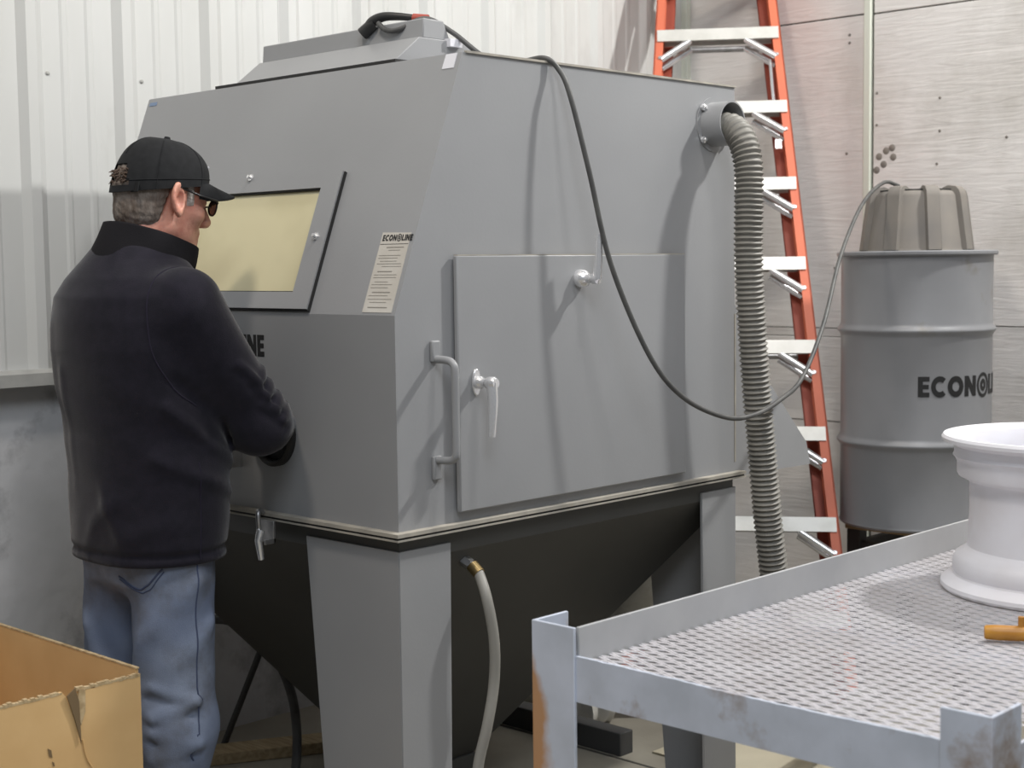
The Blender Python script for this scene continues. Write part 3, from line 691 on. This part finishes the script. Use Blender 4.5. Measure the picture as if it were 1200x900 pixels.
def rcone(P, a, b, ra, rb):
    a = np.array(a); b = np.array(b); d = b-a; L2 = (d*d).sum()
    t = np.clip(((P[0]-a[0])*d[0]+(P[1]-a[1])*d[1]+(P[2]-a[2])*d[2])/L2, 0, 1)
    return np.sqrt((P[0]-a[0]-t*d[0])**2+(P[1]-a[1]-t*d[1])**2+(P[2]-a[2]-t*d[2])**2)-(ra+(rb-ra)*t)
def ell(P, c, r):
    x, y, z = (P[0]-c[0])/r[0], (P[1]-c[1])/r[1], (P[2]-c[2])/r[2]
    k0 = np.sqrt(x*x+y*y+z*z); k1 = np.sqrt((x/r[0])**2+(y/r[1])**2+(z/r[2])**2)+1e-9
    return k0*(k0-1)/k1
def sph(P, c, r): return np.sqrt((P[0]-c[0])**2+(P[1]-c[1])**2+(P[2]-c[2])**2)-r
def ridge(P, pts, wd, h):
    """height of a soft fold along a polyline"""
    d = None
    for a, b in zip(pts, pts[1:]):
        q = rcone(P, a, b, 0, 0); d = q if d is None else np.minimum(d, q)
    return h*np.exp(-(d/wd)**2)
def grid(lo, hi, st, zbreak=None):
    xs = np.arange(lo[0], hi[0], st); ys = np.arange(lo[1], hi[1], st)
    zs = np.arange(lo[2], hi[2], st) if zbreak is None else np.concatenate([np.arange(lo[2], zbreak[0], zbreak[1]), np.arange(zbreak[0], hi[2], st)])
    return xs, ys, zs
def sdf_mesh(fn, lo, hi, st, zbreak=None):
    xs, ys, zs = grid(lo, hi, st, zbreak)
    P = np.meshgrid(xs.astype(np.float32), ys.astype(np.float32), zs.astype(np.float32), indexing='ij')
    return surface_nets(fn(P), xs, ys, zs)
MANX, MANY = -.505, -.285
def man_obj(name, V, F, m, parent, smooth=180):
    V = V+np.array([MANX, MANY, 0])
    me = bpy.data.meshes.new(name); me.from_pydata(V.tolist(), [], F.tolist()); me.update(); me.materials.append(m)
    me.shade_smooth()
    o = bpy.data.objects.new(name, me); COL.objects.link(o); attach(o, parent); return o

M['skin'] = mat('skin', G(222, 164, 142), G(212, 144, 126), rough=0.5, scale=26, detail=3, bump=0.08, bscale=160, c3=G(186, 108, 96), s3=14, lo3=.52, hi3=.75)
M['skin'].node_tree.nodes['Principled BSDF'].inputs['Subsurface Weight'].default_value = 0.12
M['skin'].node_tree.nodes['Principled BSDF'].inputs['Subsurface Radius'].default_value = (0.012, 0.004, 0.002)
M['fleece'] = mat('navy_fleece', G(39, 37, 46), G(34, 33, 41), rough=0.95, scale=40, bump=0.15, bscale=420, spec=0.15)
M['fleece'].node_tree.nodes['Principled BSDF'].inputs['Sheen Weight'].default_value = 0.25
M['fleece'].node_tree.nodes['Principled BSDF'].inputs['Sheen Roughness'].default_value = 0.4
M['collar'] = mat('black_collar_knit', G(30, 29, 32), rough=0.95, bump=0.15, bscale=420, spec=0.15)
M['seam'] = mat('jacket_seam', G(47, 44, 56), rough=0.95, spec=0.1)
M['denim'] = mat('faded_denim', G(112, 123, 146), G(136, 147, 168), rough=0.9, scale=6, detail=6, bump=0.2, bscale=500, spec=0.15, c3=G(96, 98, 104), s3=4.5, lo3=.5, hi3=.72)
M['denim_seam'] = mat('denim_seam', G(72, 80, 104), rough=0.9, spec=0.15)
M['cap'] = mat('black_cap_cotton', G(36, 37, 39), G(30, 31, 33), rough=0.85, scale=60, bump=0.1, bscale=600, spec=0.25)
M['hair'] = mat('brown_grey_hair', G(96, 82, 72), G(132, 122, 114), rough=0.7, scale=50, detail=5, bump=0.7, bscale=120, stretch=(1, 1, .35))
M['hair_dark'] = mat('dark_brown_hair', G(74, 58, 48), G(92, 74, 62), rough=0.7, scale=60)
M['hair_grey'] = mat('grey_hair', G(196, 190, 184), G(150, 138, 130), rough=0.7, scale=70, bump=0.6, bscale=160)
M['glasses'] = mat('black_glasses', G(22, 22, 24), rough=0.3)
M['boot'] = mat('work_boot', G(70, 52, 38), G(60, 44, 32), rough=0.7, scale=12)
def glass_mat():
    m = bpy.data.materials.new('tinted_lens'); m.use_nodes = True; p = m.node_tree.nodes['Principled BSDF']
    p.inputs['Base Color'].default_value = (.35, .36, .34, 1); p.inputs['Roughness'].default_value = .05; p.inputs['Transmission Weight'].default_value = .85; p.inputs['IOR'].default_value = 1.1
    return m
M['lens'] = glass_mat()

man = thing('person', (MANX, MANY, 0), 'man in black cap, dark fleece jacket and jeans reaching into the cabinet', 'person')
# head frame
HY, HP = math.radians(-1), math.radians(-11)   # turn to his right, nod down
HC = Vector((-.002, .058, 1.622))
Rm = Matrix.Rotation(HY, 3, 'Z') @ Matrix.Rotation(HP, 3, 'X')
Ri = np.array(Rm.inverted()); Rn = np.array(Rm)
def to_head(P):
    x, y, z = P[0]-HC.x, P[1]-HC.y, P[2]-HC.z
    return [Ri[0, 0]*x+Ri[0, 1]*y+Ri[0, 2]*z, Ri[1, 0]*x+Ri[1, 1]*y+Ri[1, 2]*z, Ri[2, 0]*x+Ri[2, 1]*y+Ri[2, 2]*z]
def from_head(V): return np.asarray(V) @ Rn.T+np.array(HC)
def head_sdf(H):
    d = ell(H, (0, -.012, .032), (.077, .098, .090))
    d = smin(d, ell(H, (0, .030, -.040), (.060, .064, .082)), .03)
    d = smin(d, rcone(H, (-.045, -.005, -.070), (0, .074, -.104), .020, .020), .03)
    d = smin(d, rcone(H, (.045, -.005, -.070), (0, .074, -.104), .020, .020), .03)
    for sx in (-1, 1):
        d = smin(d, ell(H, (sx*.043, .056, -.022), (.024, .026, .022)), .02)
        d = smin(d, rcone(H, (sx*.010, .090, .026), (sx*.046, .074, .028), .010, .010), .014)
        d = smax(d, -ell(H, (sx*.032, .104, .008), (.017, .014, .012)), .012)
        d = smin(d, sph(H, (sx*.032, .080, .008), .0125), .004)
        d = smin(d, ell(H, (sx*.012, .104, -.034), (.010, .012, .009)), .006)
        # ear
        E = [H[0]-sx*.078, H[1]+.012, H[2]+.006]
        ca, sa = math.cos(.16), math.sin(.16); ey = E[1]*ca+E[2]*sa; ez = -E[1]*sa+E[2]*ca
        ex = (E[0]*sx)-(-ey)*.45
        er = np.sqrt((ey/.019)**2+((ez-.002)/.033)**2)
        disc = np.maximum((er-1)*.016, np.abs(ex-.004)-.0065)
        rim = np.sqrt(((er-.86)*.018)**2+(ex-.009)**2)-.0045
        ear = smin(disc, rim, .004)
        ear = smax(ear, -ell([ex-.014, ey-.003, ez+.002], (0, 0, 0), (.013, .0115, .020)), .003)
        ear = smin(ear, ell([ex-.004, ey-.004, ez+.030], (0, 0, 0), (.006, .009, .010)), .006)
        d = smin(d, ear, .006)
    d = smin(d, rcone(H, (0, .094, .016), (0, .118, -.028), .009, .013), .012)
    d = smin(d, rcone(H, (-.018, .086, -.062), (.018, .086, -.062), .0075, .0075), .012)
    d = smin(d, rcone(H, (-.016, .084, -.076), (.016, .084, -.076), .0075, .0075), .010)
    d = smax(d, -rcone(H, (-.020, .096, -.069), (.020, .096, -.069), .003, .003), .005)
    d = d-ridge(H, [(.046, .084, -.03), (.036, .09, -.06)], .006, -.002)
    return d
# limb joints (local, +X his right, +Y facing the cabinet)
RS, RE, RW = (.195, -.005, 1.395), (.188, .163, 1.130), (.060, .315, 1.100)
LS, LE, LW = (-.195, -.005, 1.395), (-.265, .150, 1.125), (-.295, .320, 1.095)
HIPS = ((.088, .0, .88), (-.088, .0, .88)); KNEES = ((.105, -.015, .47), (-.115, -.02, .47)); ANK = ((.110, -.092, .09), (-.125, -.09, .09))
def hand_sdf(P, wr, dirx):
    w_ = np.array(wr); d = rcone(P, w_, w_+np.array([0, .045, -.01]), .026, .024)
    d = smin(d, rcone(P, w_+np.array([-.022, .06, -.01]), w_+np.array([.022, .06, -.01]), .017, .017), .02)
    for i, (dx, L) in enumerate(((-.030, .060), (-.010, .075), (.010, .070), (.029, .055))):
        a = w_+np.array([dx, .075, -.010]); b = a+np.array([dx*.15, L*.55, -.008]); c = b+np.array([0, L*.35, -.025])
        d = smin(d, np.minimum(rcone(P, a, b, .0095, .009), rcone(P, b, c, .009, .0075)), .006)
    a = w_+np.array([-dirx*.026, .020, -.012]); b = a+np.array([-dirx*.030, .030, -.012]); c = b+np.array([-dirx*.006, .028, -.006])
    return smin(d, np.minimum(rcone(P, a, b, .012, .0105), rcone(P, b, c, .0105, .0085)), .010)
def body_sdf(P):
    k0 = int(np.searchsorted(P[2][0, 0, :], 1.40))
    d = np.full(P[0].shape, 1.0, np.float32)
    d[:, :, k0:] = head_sdf(to_head([q[:, :, k0:] for q in P]))
    nb_ = from_head([(0, -.030, -.06)])[0]
    d = smin(d, rcone(P, nb_, (0, -.035, 1.44), .056, .066), .03)
    d = smin(d, ell(P, (0, -.01, 1.27), (.165, .105, .20)), .06)
    d = smin(d, ell(P, (0, .0, 1.02), (.15, .105, .18)), .06)
    d = smin(d, ell(P, (0, -.005, .90), (.155, .11, .11)), .05)
    for S_, E_, W_, dx in ((RS, RE, RW, 1), (LS, LE, LW, -1)):
        d = smin(d, rcone(P, (S_[0]*.9, S_[1], S_[2]), E_, .05, .038), .04)
        d = smin(d, rcone(P, E_, W_, .038, .026), .02)
        d = smin(d, hand_sdf(P, W_, dx), .015)
    for h, k, a in zip(HIPS, KNEES, ANK):
        d = smin(d, rcone(P, h, k, .075, .050), .04); d = smin(d, rcone(P, k, a, .048, .034), .03)
        d = smin(d, rcone(P, (a[0], a[1]-.02, .04), (a[0], a[1]+.14, .03), .034, .026), .03)
    return d
V, F = sdf_mesh(body_sdf, (-.40, -.20, -.005), (.36, .50, 1.76), .0042, (1.46, .013))
body = man_obj('body', V, F, M['skin'], man)

# jacket
ZT_ = np.array([.80, .84, .92, 1.02, 1.12, 1.22, 1.30, 1.36, 1.41, 1.45, 1.49, 1.52, 1.56])
AT_ = np.array([.186, .190, .198, .200, .202, .210, .216, .214, .200, .165, .115, .090, .082])
BT_ = np.array([.142, .146, .150, .150, .152, .158, .160, .156, .146, .126, .102, .088, .082])
CT_ = np.array([-.002, -.002, .0, .0, -.004, -.012, -.018, -.022, -.024, -.024, -.020, -.012, -.004])
def jacket_raw(P):
    z = P[2]; a = np.interp(z, ZT_, AT_); b = np.interp(z, ZT_, BT_); c = np.interp(z, ZT_, CT_)
    x = np.abs(P[0])/a; y = np.abs(P[1]-c)/b; pw = 2.25
    k = (x**pw+y**pw)**(1/pw); d = (k-1)*b*1.05
    for S_, E_, W_, in ((RS, RE, RW), (LS, LE, LW)):
        S2 = (S_[0]*.93, S_[1]-.012, S_[2]-.005)
        arm = smin(rcone(P, S2, E_, .082, .066), rcone(P, E_, W_, .066, .052), .035)
        d = smin(d, arm, .030)
    return d
def jacket_sdf(P):
    d = jacket_raw(P)
    x, y, z = P
    # folds
    d = d-ridge(P, [(.10, .10, 1.05), (.19, .05, 1.16), (.20, -.03, 1.25)], .016, .010)
    d = d-ridge(P, [(.20, -.08, 1.18), (.215, .02, 1.10), (.16, .12, 1.04)], .015, .007)
    d = d-ridge(P, [(.18, -.10, 1.07), (.21, .02, 1.02), (.17, .11, .98)], .016, .006)
    d = d+ridge(P, [(.21, -.06, 1.235), (.205, .03, 1.17), (.17, .10, 1.10)], .012, .010)
    for q in ((.02, .0), (.05, .010), (.085, .006), (.12, -.004)):
        t = 1-q[0]/.30
        e0 = np.array(RS)*(1-t)+np.array(RE)*t
        d = d-ridge(P, [e0+np.array([.07, -.03+q[1], .03]), e0+np.array([.075, .025, -.01]), e0+np.array([.02, .07, .02])], .010, .007)
        d = d+ridge(P, [e0+np.array([.07, -.03+q[1], .012]), e0+np.array([.075, .025, -.028]), e0+np.array([.02, .07, .002])], .008, .005)
    for t in (.15, .32, .5):
        e0 = np.array(RE)*(1-t)+np.array(RW)*t
        d = d-ridge(P, [e0+np.array([.04, -.05, .03]), e0+np.array([.035, -.03, -.05]), e0+np.array([.0, .03, -.06])], .010, .006)
    # long vertical drape on the back
    d = d-ridge(P, [(-.11, -.16, 1.34), (-.12, -.155, 1.1), (-.125, -.15, .86)], .022, .004)
    d = d-ridge(P, [(-.06, -.17, 1.25), (-.065, -.16, 1.0)], .016, .0035)
    d = d-ridge(P, [(.06, -.165, 1.0), (.10, -.14, .90), (.17, -.06, .93)], .02, .006)
    d = d-ridge(P, [(-.02, -.17, .86), (.02, -.165, .93), (.09, -.145, .98)], .022, .006)
    d = d+.0022*np.sin(26*x+9*z+3*np.sin(11*z))*np.sin(19*z+12*y)
    # hem band, cut planes
    d = d+.006*np.exp(-((z-.862)/.007)**2)
    d = smax(d, .838-z, .008)
    d = smax(d, z-(1.520-.10*(y+.02)), .010)
    return d
V, F = sdf_mesh(jacket_sdf, (-.42, -.24, .815), (.36, .40, 1.56), .0062)
# keep the sleeves only outside the cabinet wall (cuffs end just inside the glove ports)
jk = man_obj('jacket', V, F, M['fleece'], man)
def project(fn, p, it=6):
    p = np.array(p, float)
    for _ in range(it):
        def f(q): return float(fn([np.array([q[0]]), np.array([q[1]]), np.array([q[2]])])[0])
        v = f(p); g = np.array([(f(p+np.eye(3)[i]*.002)-v)/.002 for i in range(3)]); g /= (np.linalg.norm(g)+1e-9); p = p-g*v
    return p
def seam(fn, pts, r, name, m, parent, n=6, lift=.0008):
    q = [project(fn, p) for p in bez(pts, n)]
    MB().tube([Vector(p)+Vector((MANX, MANY, 0)) for p in q], r, 6).build(name, m, parent, smooth=80)
# shoulder / armhole seam, side seam, yoke seam
seam(jacket_sdf, [(.15, .04, 1.46), (.17, -.03, 1.45), (.175, -.09, 1.38), (.185, -.10, 1.30), (.20, -.06, 1.22), (.20, -.01, 1.18)], .0020, 'armhole_seam', M['seam'], jk)
seam(jacket_sdf, [(.20, -.005, 1.06), (.20, .0, .95), (.195, .0, .85)], .0017, 'side_seam', M['seam'], jk)
# stand collar: a leaning band around the neck
def collar_pt(a, h, r):
    ca, sa = math.cos(a), math.sin(a)
    back = (1-sa)/2                       # 1 at the back of the neck
    z0 = 1.470+.018*back-.03*(1-back); z1 = 1.545+.028*back-.040*(1-back)
    rx, ry = (.110, .112); rx2, ry2 = (.090, .100)
    return ((rx*(1-h)+rx2*h+r)*ca, -.008+.034*h+(ry*(1-h)+ry2*h+r)*sa, z0+(z1-z0)*h)
cb = MB(); n = 64; hs = [0, .2, .4, .6, .8, .95, 1.0]
vs_ = []
for r, seq in ((.004, hs), (-.004, hs[::-1])):
    for h in seq:
        for k in range(n):
            p = collar_pt(2*PI*k/n, h, r+.002*math.sin(5*2*PI*k/n+4*h)); vs_.append((p[0]+MANX, p[1]+MANY, p[2]))
mrow = len(hs)*2; fs = []
for j in range(mrow):
    for k in range(n): fs.append((j*n+k, j*n+(k+1) % n, ((j+1) % mrow)*n+(k+1) % n, ((j+1) % mrow)*n+k))
cb.add(vs_, fs).build('collar', M['collar'], jk, smooth=70)

# jeans
def jeans_sdf(P):
    x, y, z = P
    d = ell(P, (0, -.004, .895), (.166, .118, .15))
    d = smin(d, ell(P, (.0, -.032, .845), (.140, .090, .09)), .04)
    for i, (h, k, a) in enumerate(zip(HIPS, KNEES, ANK)):
        s = 1 if i == 0 else -1
        l = smin(rcone(P, (h[0], h[1]-.005, h[2]-.03), k, .094, .080), rcone(P, k, (a[0], a[1], .06), .080, .072), .05)
        if i == 0: leg_r = l
        d = smin(d, l, .025)
        # wrinkles behind and around the knee and under the seat
        for q, (zz, hh) in enumerate(((.57, .009), (.52, .013), (.475, .014), (.43, .011), (.385, .012), (.34, .009))):
            dz = .022*(1 if q % 2 else -1)
            d = d-ridge(P, [(k[0]+s*.085, -.02, zz+dz), (k[0]+s*.03, -.095, zz-dz*.3), (k[0]-s*.07, -.06, zz+dz*.6)], .012, hh)
            d = d+ridge(P, [(k[0]+s*.085, -.02, zz+dz-.02), (k[0]+s*.03, -.095, zz-dz*.3-.02), (k[0]-s*.07, -.06, zz+dz*.6-.02)], .010, hh*.6)
        d = d-ridge(P, [(h[0]+s*.09, .0, .80), (h[0]+s*.02, -.10, .68), (h[0]-s*.02, -.09, .58)], .020, .014)
        d = d-ridge(P, [(h[0]+s*.10, .05, .72), (h[0]+s*.07, -.05, .63)], .018, .011)
        d = d-ridge(P, [(h[0]-s*.06, -.11, .80), (h[0]+s*.05, -.12, .775), (h[0]+s*.10, -.07, .80)], .016, .006)
    d = d+.0015*np.sin(40*z+18*x+9*y)*np.sin(30*x+22*z)
    d = smax(d, z-.90, .01); d = smax(d, .045-z, .006)
    return d
V, F = sdf_mesh(jeans_sdf, (-.26, -.24, .03), (.25, .16, 1.02), .0066)
jn = man_obj('jeans', V, F, M['denim'], man)
seam(jeans_sdf, [(.19, .0, .86), (.195, -.01, .76), (.19, -.012, .66), (.19, -.015, .56), (.19, -.02, .48), (.19, -.03, .42)], .0018, 'outseam', M['denim_seam'], jn)
seam(jeans_sdf, [(.06, -.14, .808), (.10, -.13, .792), (.135, -.11, .800), (.165, -.08, .836)], .0022, 'pocket_seam', M['denim_seam'], jn)
seam(jeans_sdf, [(.06, -.14, .801), (.10, -.13, .785), (.138, -.11, .793), (.170, -.08, .830)], .0016, 'pocket_seam', M['denim_seam'], jn)

# boots
def boot_sdf(P):
    d = None
    for a in ANK:
        q = smin(rcone(P, (a[0], a[1]-.01, .13), (a[0], a[1]-.015, .05), .052, .048), rcone(P, (a[0], a[1]-.03, .045), (a[0]*1.08, a[1]+.16, .040), .046, .042), .03)
        q = smax(q, .004-P[2], .008); q = smax(q, P[2]-.16, .006)
        d = q if d is None else np.minimum(d, q)
    return d
V, F = sdf_mesh(boot_sdf, (-.26, -.24, -.006), (.25, .16, .18), .007)
man_obj('boots', V, F, M['boot'], man)

# hair under the cap
def hair_sdf(P):
    H = to_head(P)
    d = ell(H, (0, -.014, .028), (.0825, .1045, .098))
    d = np.where(H[2] > .016, ell(H, (0, -.014, .028), (.0790, .0985, .092)), d)
    d = smin(d, ell(H, (0, -.045, -.045), (.062, .058, .050)), .03)
    d = d-.0012*np.sin(260*H[0]+120*H[2])*np.sin(180*H[1]-200*H[2])
    front = H[1]-(-.030+.10*np.clip(H[2]-.0, -.2, .02)+np.where(H[2] > .016, .05, 0))     # hair stays behind the ear, above it reaches the temple
    d = smax(d, front, .006)
    low = -.078-H[2]; d = smax(d, low, .006); d = smax(d, H[2]-np.where(H[1] < -.05, .075, .035), .006)
    return d
V, F = sdf_mesh(hair_sdf, (-.10, -.10, 1.48), (.14, .20, 1.72), .0036)
man_obj('hair', V, F, M['hair'], man)
def burn_sdf(P):
    H = to_head(P)
    d = ell(H, (0, -.012, .032), (.0815, .1025, .097)); d = smin(d, ell(H, (0, .030, -.040), (.0625, .0665, .084)), .03)
    d = smax(d, np.maximum(np.abs(H[1]-.028+.25*(H[2]-.01))-.015, np.abs(H[2]-.010)-.026), .014)
    return d
V, F = sdf_mesh(burn_sdf, (-.10, -.05, 1.52), (.14, .20, 1.72), .0036)
man_obj('sideburn', V, F, M['hair_grey'], man)

# cap: crown, sweat band, brim, strap, button, seams
def HP_(x, y, z): p = from_head([(x, y, z)])[0]; return (p[0]+MANX, p[1]+MANY, p[2])
cap = None
def crown_pt(th, ph, off=0.0):
    # th around (0 = his right, +90 deg = front), ph from 0 at the rim to 90 deg at the top
    c = math.cos(ph)**(.66+.12*max(0, math.sin(th))); rx, ry, h = .0900+off, .1100+off, .110+off-.030*math.sin(th)
    front = max(0, math.sin(th))
    x = rx*c*math.cos(th); y = -.010+ry*c*math.sin(th)+.004*front*math.sin(2*ph)
    z = .020+.030*math.sin(th)+h*math.sin(ph)**.95
    return (x, y, z)
nt_, np_ = 72, 18
vs_ = []; fs = []
for off in (0, -.003):
    for j in range(np_):
        for k in range(nt_): vs_.append(HP_(*crown_pt(2*PI*k/nt_, (PI/2-.02)*j/(np_-1), off)))
Q = nt_*np_
def is_open(k, j):   # opening at the back above the strap
    th = 2*PI*(k+.5)/nt_; ph = (PI/2-.02)*(j+.5)/(np_-1); dth = abs(((th-1.5*PI+PI) % (2*PI))-PI)
    return dth < .42 and ph < .46 and ph > .13 and (dth/.44)**2+(ph/.48)**2 < 1
for j in range(np_-1):
    for k in range(nt_):
        if is_open(k, j): continue
        k2 = (k+1) % nt_
        fs.append((j*nt_+k, j*nt_+k2, (j+1)*nt_+k2, (j+1)*nt_+k)); fs.append((Q+j*nt_+k, Q+(j+1)*nt_+k, Q+(j+1)*nt_+k2, Q+j*nt_+k2))
for k in range(nt_): fs.append((k, Q+k, Q+(k+1) % nt_, (k+1) % nt_))
fs.append(tuple((np_-1)*nt_+k for k in range(nt_)))
cap = MB().add(vs_, fs).build('cap', M['cap'], man, smooth=60, fixn=False)
# brim: curved visor
bv = []; nb1, nb2 = 28, 10; bf = []
def brim_pt(u, v, t):
    th = math.radians(28+124*u); x0, y0, z0 = crown_pt(th, 0.02)
    ext = .078*(math.sin(PI*u)**.55 if 0 < u < 1 else 0)
    x = x0*(1+.02*v); y = y0+ext*v; z = z0+.004-.10*ext*v-.034*(x/.09)**2*v-.003*v+t
    return HP_(x, y, z)
for t in (0, -.0035):
    for i in range(nb1+1):
        for j in range(nb2+1): bv.append(brim_pt(i/nb1, j/nb2, t))
Q2 = (nb1+1)*(nb2+1); ix = lambda i, j: i*(nb2+1)+j
for i in range(nb1):
    for j in range(nb2):
        bf.append((ix(i, j), ix(i+1, j), ix(i+1, j+1), ix(i, j+1))); bf.append((Q2+ix(i, j), Q2+ix(i, j+1), Q2+ix(i+1, j+1), Q2+ix(i+1, j)))
    bf.append((ix(i, nb2), ix(i+1, nb2), Q2+ix(i+1, nb2), Q2+ix(i, nb2)))
    bf.append((ix(i, 0), Q2+ix(i, 0), Q2+ix(i+1, 0), ix(i+1, 0)))
MB().add(bv, bf).build('brim', M['cap'], cap, smooth=60)
MB().tube([HP_(0, -.008, .129), HP_(0, -.008, .138)], .008, 12, rfun=lambda i: (.009, .006)[i]).build('cap_button', M['cap'], cap, smooth=60)
for k in range(6):
    th = math.radians(30+60*k)
    MB().tube([HP_(*crown_pt(th, (PI/2-.02)*j/16, .0004)) for j in range((7 if k == 4 else 0), 17)], .0011, 5).build('cap_seam', M['cap'], cap, smooth=80)
MB().tube([HP_(*crown_pt(math.radians(a), .16, .0006)) for a in range(-86+8, 266-8, 6)], .0010, 5).build('cap_stitch', M['cap'], cap, smooth=80)
MB().box((-.016, -.0015, -.011), (.016, .0015, .011), Matrix.Translation(HP_(.048, -.100, .004)) @ (Rm.to_4x4())).build('strap_buckle', M['cap'], cap)
MB().tube(bez([HP_(*crown_pt(math.radians(82), .50, .002)), HP_(*crown_pt(math.radians(74), .52, .002)), HP_(*crown_pt(math.radians(66), .50, .002))], 3), .0022, 6).build('cap_logo', M['white_tag'], cap, smooth=80)
# hair tuft in the cap opening
rr = random.Random(4)
tf_ = MB()
for k in range(46):
    x = rr.uniform(-.026, .026); z = rr.uniform(.006, .040); p0 = (x, -.100, z); p1 = (x*1.1, -.1125-rr.uniform(0, .002), z+.004); p2 = (x*1.2+rr.uniform(-.004, .004), -.1155-rr.uniform(0, .006), z+rr.uniform(-.004, .008))
    tf_.tube([HP_(*p0), HP_(*p1), HP_(*p2)], .003, 5, rfun=lambda i: (.0035, .0026, .0006)[i])
tfo = tf_.build('hair_tuft', M['hair_dark'], man, smooth=80); tfo['kind'] = 'stuff'
# glasses
gl = MB()
for sx in (-1, 1):
    lensv = [(sx*(.012+.050*(.5-.5*math.cos(2*PI*k/28))), .1145-.012*((.012+.050*(.5-.5*math.cos(2*PI*k/28)))/.06)**2, .003+.018*math.sin(2*PI*k/28)) for k in range(29)]
    gl.tube([HP_(*p) for p in lensv], .0022, 6, caps=False)
    gl.tube([HP_(sx*.062, .103, .010), HP_(sx*.076, .092, .013), HP_(sx*.0835, .04, .014), HP_(sx*.085, -.006, .020), HP_(sx*.083, -.026, .004)], .0026, 6)
gl.tube([HP_(-.012, .1145, .006), HP_(0, .120, .008), HP_(.012, .1145, .006)], .0022, 6)
go = gl.build('glasses', M['glasses'], man, smooth=60)
for sx in (-1, 1):
    lv_ = [HP_(sx*(.014+.046*(.5-.5*math.cos(2*PI*k/24))), .1145-.012*((.014+.046*(.5-.5*math.cos(2*PI*k/24)))/.06)**2, .003+.0165*math.sin(2*PI*k/24)) for k in range(24)]
    MB().add(lv_+[HP_(*(np.array([sx*.037, .1085, .003])))], [(k, (k+1) % 24, 24) for k in range(24)]).build('lens', M['lens'], go, fixn=False)

# ------------------------------------------------------------------ clutter under and behind the cabinet
def blob(name, c, r, m, seed, amp=.25, n=22, label=None, cat=None, flat=True, group=None):
    rr = random.Random(seed); ph = [(rr.uniform(0, 6), rr.uniform(0, 6), rr.uniform(1.5, 6), rr.uniform(1.5, 6)) for _ in range(7)]
    vs_ = []; fs = []
    for j in range(n+1):
        el = -PI/2+PI*j/n
        for k in range(2*n):
            az = 2*PI*k/(2*n); q = 1.0
            for a, b, f1, f2 in ph:
                q += amp/7*2*abs(math.sin(round(f1)*az+a))*math.sin(f2*el+b)
            z = r[2]*math.sin(el)*q
            vs_.append((c[0]+r[0]*math.cos(el)*math.cos(az)*q, c[1]+r[1]*math.cos(el)*math.sin(az)*q, max(.001, c[2]+z) if flat else c[2]+z))
    for j in range(n):
        for k in range(2*n): fs.append((j*2*n+k, j*2*n+(k+1) % (2*n), (j+1)*2*n+(k+1) % (2*n), (j+1)*2*n+k))
    o = MB().add(vs_, fs).build(name, m, smooth=50, fixn=False)
    return tag(o, label, cat, group)
blob('plastic_bag', (-.77, 1.47, .085), (.13, .10, .095), M['bag'], 11, .5, label='crumpled white plastic bag on the floor below the table rail', cat='bag')
blob('plastic_bag', (-1.02, 1.52, .10), (.12, .11, .12), M['bag'], 12, .45, label='crumpled clear plastic bag between the hopper and the table post', cat='bag')
blob('sack', (-.97, .92, .11), (.16, .17, .16), M['tarp'], 13, .4, label='dark lumpy sack lying behind the cabinet leg near the wall', cat='sack')
bm_ = MB().box((-1.12, 1.27, .0), (-.45, 1.33, .07)).build('steel_bar', M['steel_dark'], bevel=.003); tag(bm_, 'dark square steel bar on the floor beyond the hopper', 'bar')
cs = MB().box((-.40, 1.36, .0), (.20, 1.66, .006)).build('cardboard_sheet', mat('beige_card', G(196, 188, 166), G(186, 178, 156), rough=0.85, scale=5)); tag(cs, 'flat beige cardboard sheet on the floor behind the cabinet leg', 'cardboard')
pp = thing('duct_pipe', (-.55, 1.62, 0), 'short dusty grey pipe leaning behind the hopper', 'pipe')
d0 = Vector((-.66, 1.545, .30)); d1 = Vector((-.575, 1.655, .56)); dv = (d1-d0).normalized()
pm = MB(); pm.tube([d0-dv*.02, d1], .070, 28, caps=False); pm.tube([d1, d0-dv*.02], .064, 28, caps=False); pm.build('pipe_wall', M['pipe'], pp, smooth=60)
MB().tube([d0+dv*.05, d0+dv*.056], .064, 24).build('pipe_inside', M['gasket'], pp)
pl_ = MB().tube([(-.60, 1.70, .0), (-.60, 1.62, .40)], .03, 12).build('prop', M['pipe'], pp, smooth=50)
bh = MB().tube(bez([(-1.30, .42, .44), (-1.25, .46, .43), (-1.18, .53, .36), (-1.12, .56, .24), (-1.09, .56, .12), (-1.06, .53, .02), (-.98, .45, .014)], 8), .014, 12).build('rubber_hose', M['cord'], smooth=60)
tag(bh, 'black rubber hose arching down behind the man to the floor', 'hose')
rd = MB().tube([(-1.21, .56, .40), (-1.38, .50, .012)], .010, 10).build('steel_rod', M['steel_dark'], smooth=50); tag(rd, 'thin dark rod propped against the wall behind the man', 'rod')
pk = MB().box((-.38, -.05, 0), (.38, .05, .035), Matrix.Translation((-1.33, .45, .0)) @ Matrix.Rotation(math.radians(62), 4, 'Z')).build('plank', M['wood'], bevel=.003); tag(pk, 'rough wooden plank on the floor beside the concrete wall', 'plank')
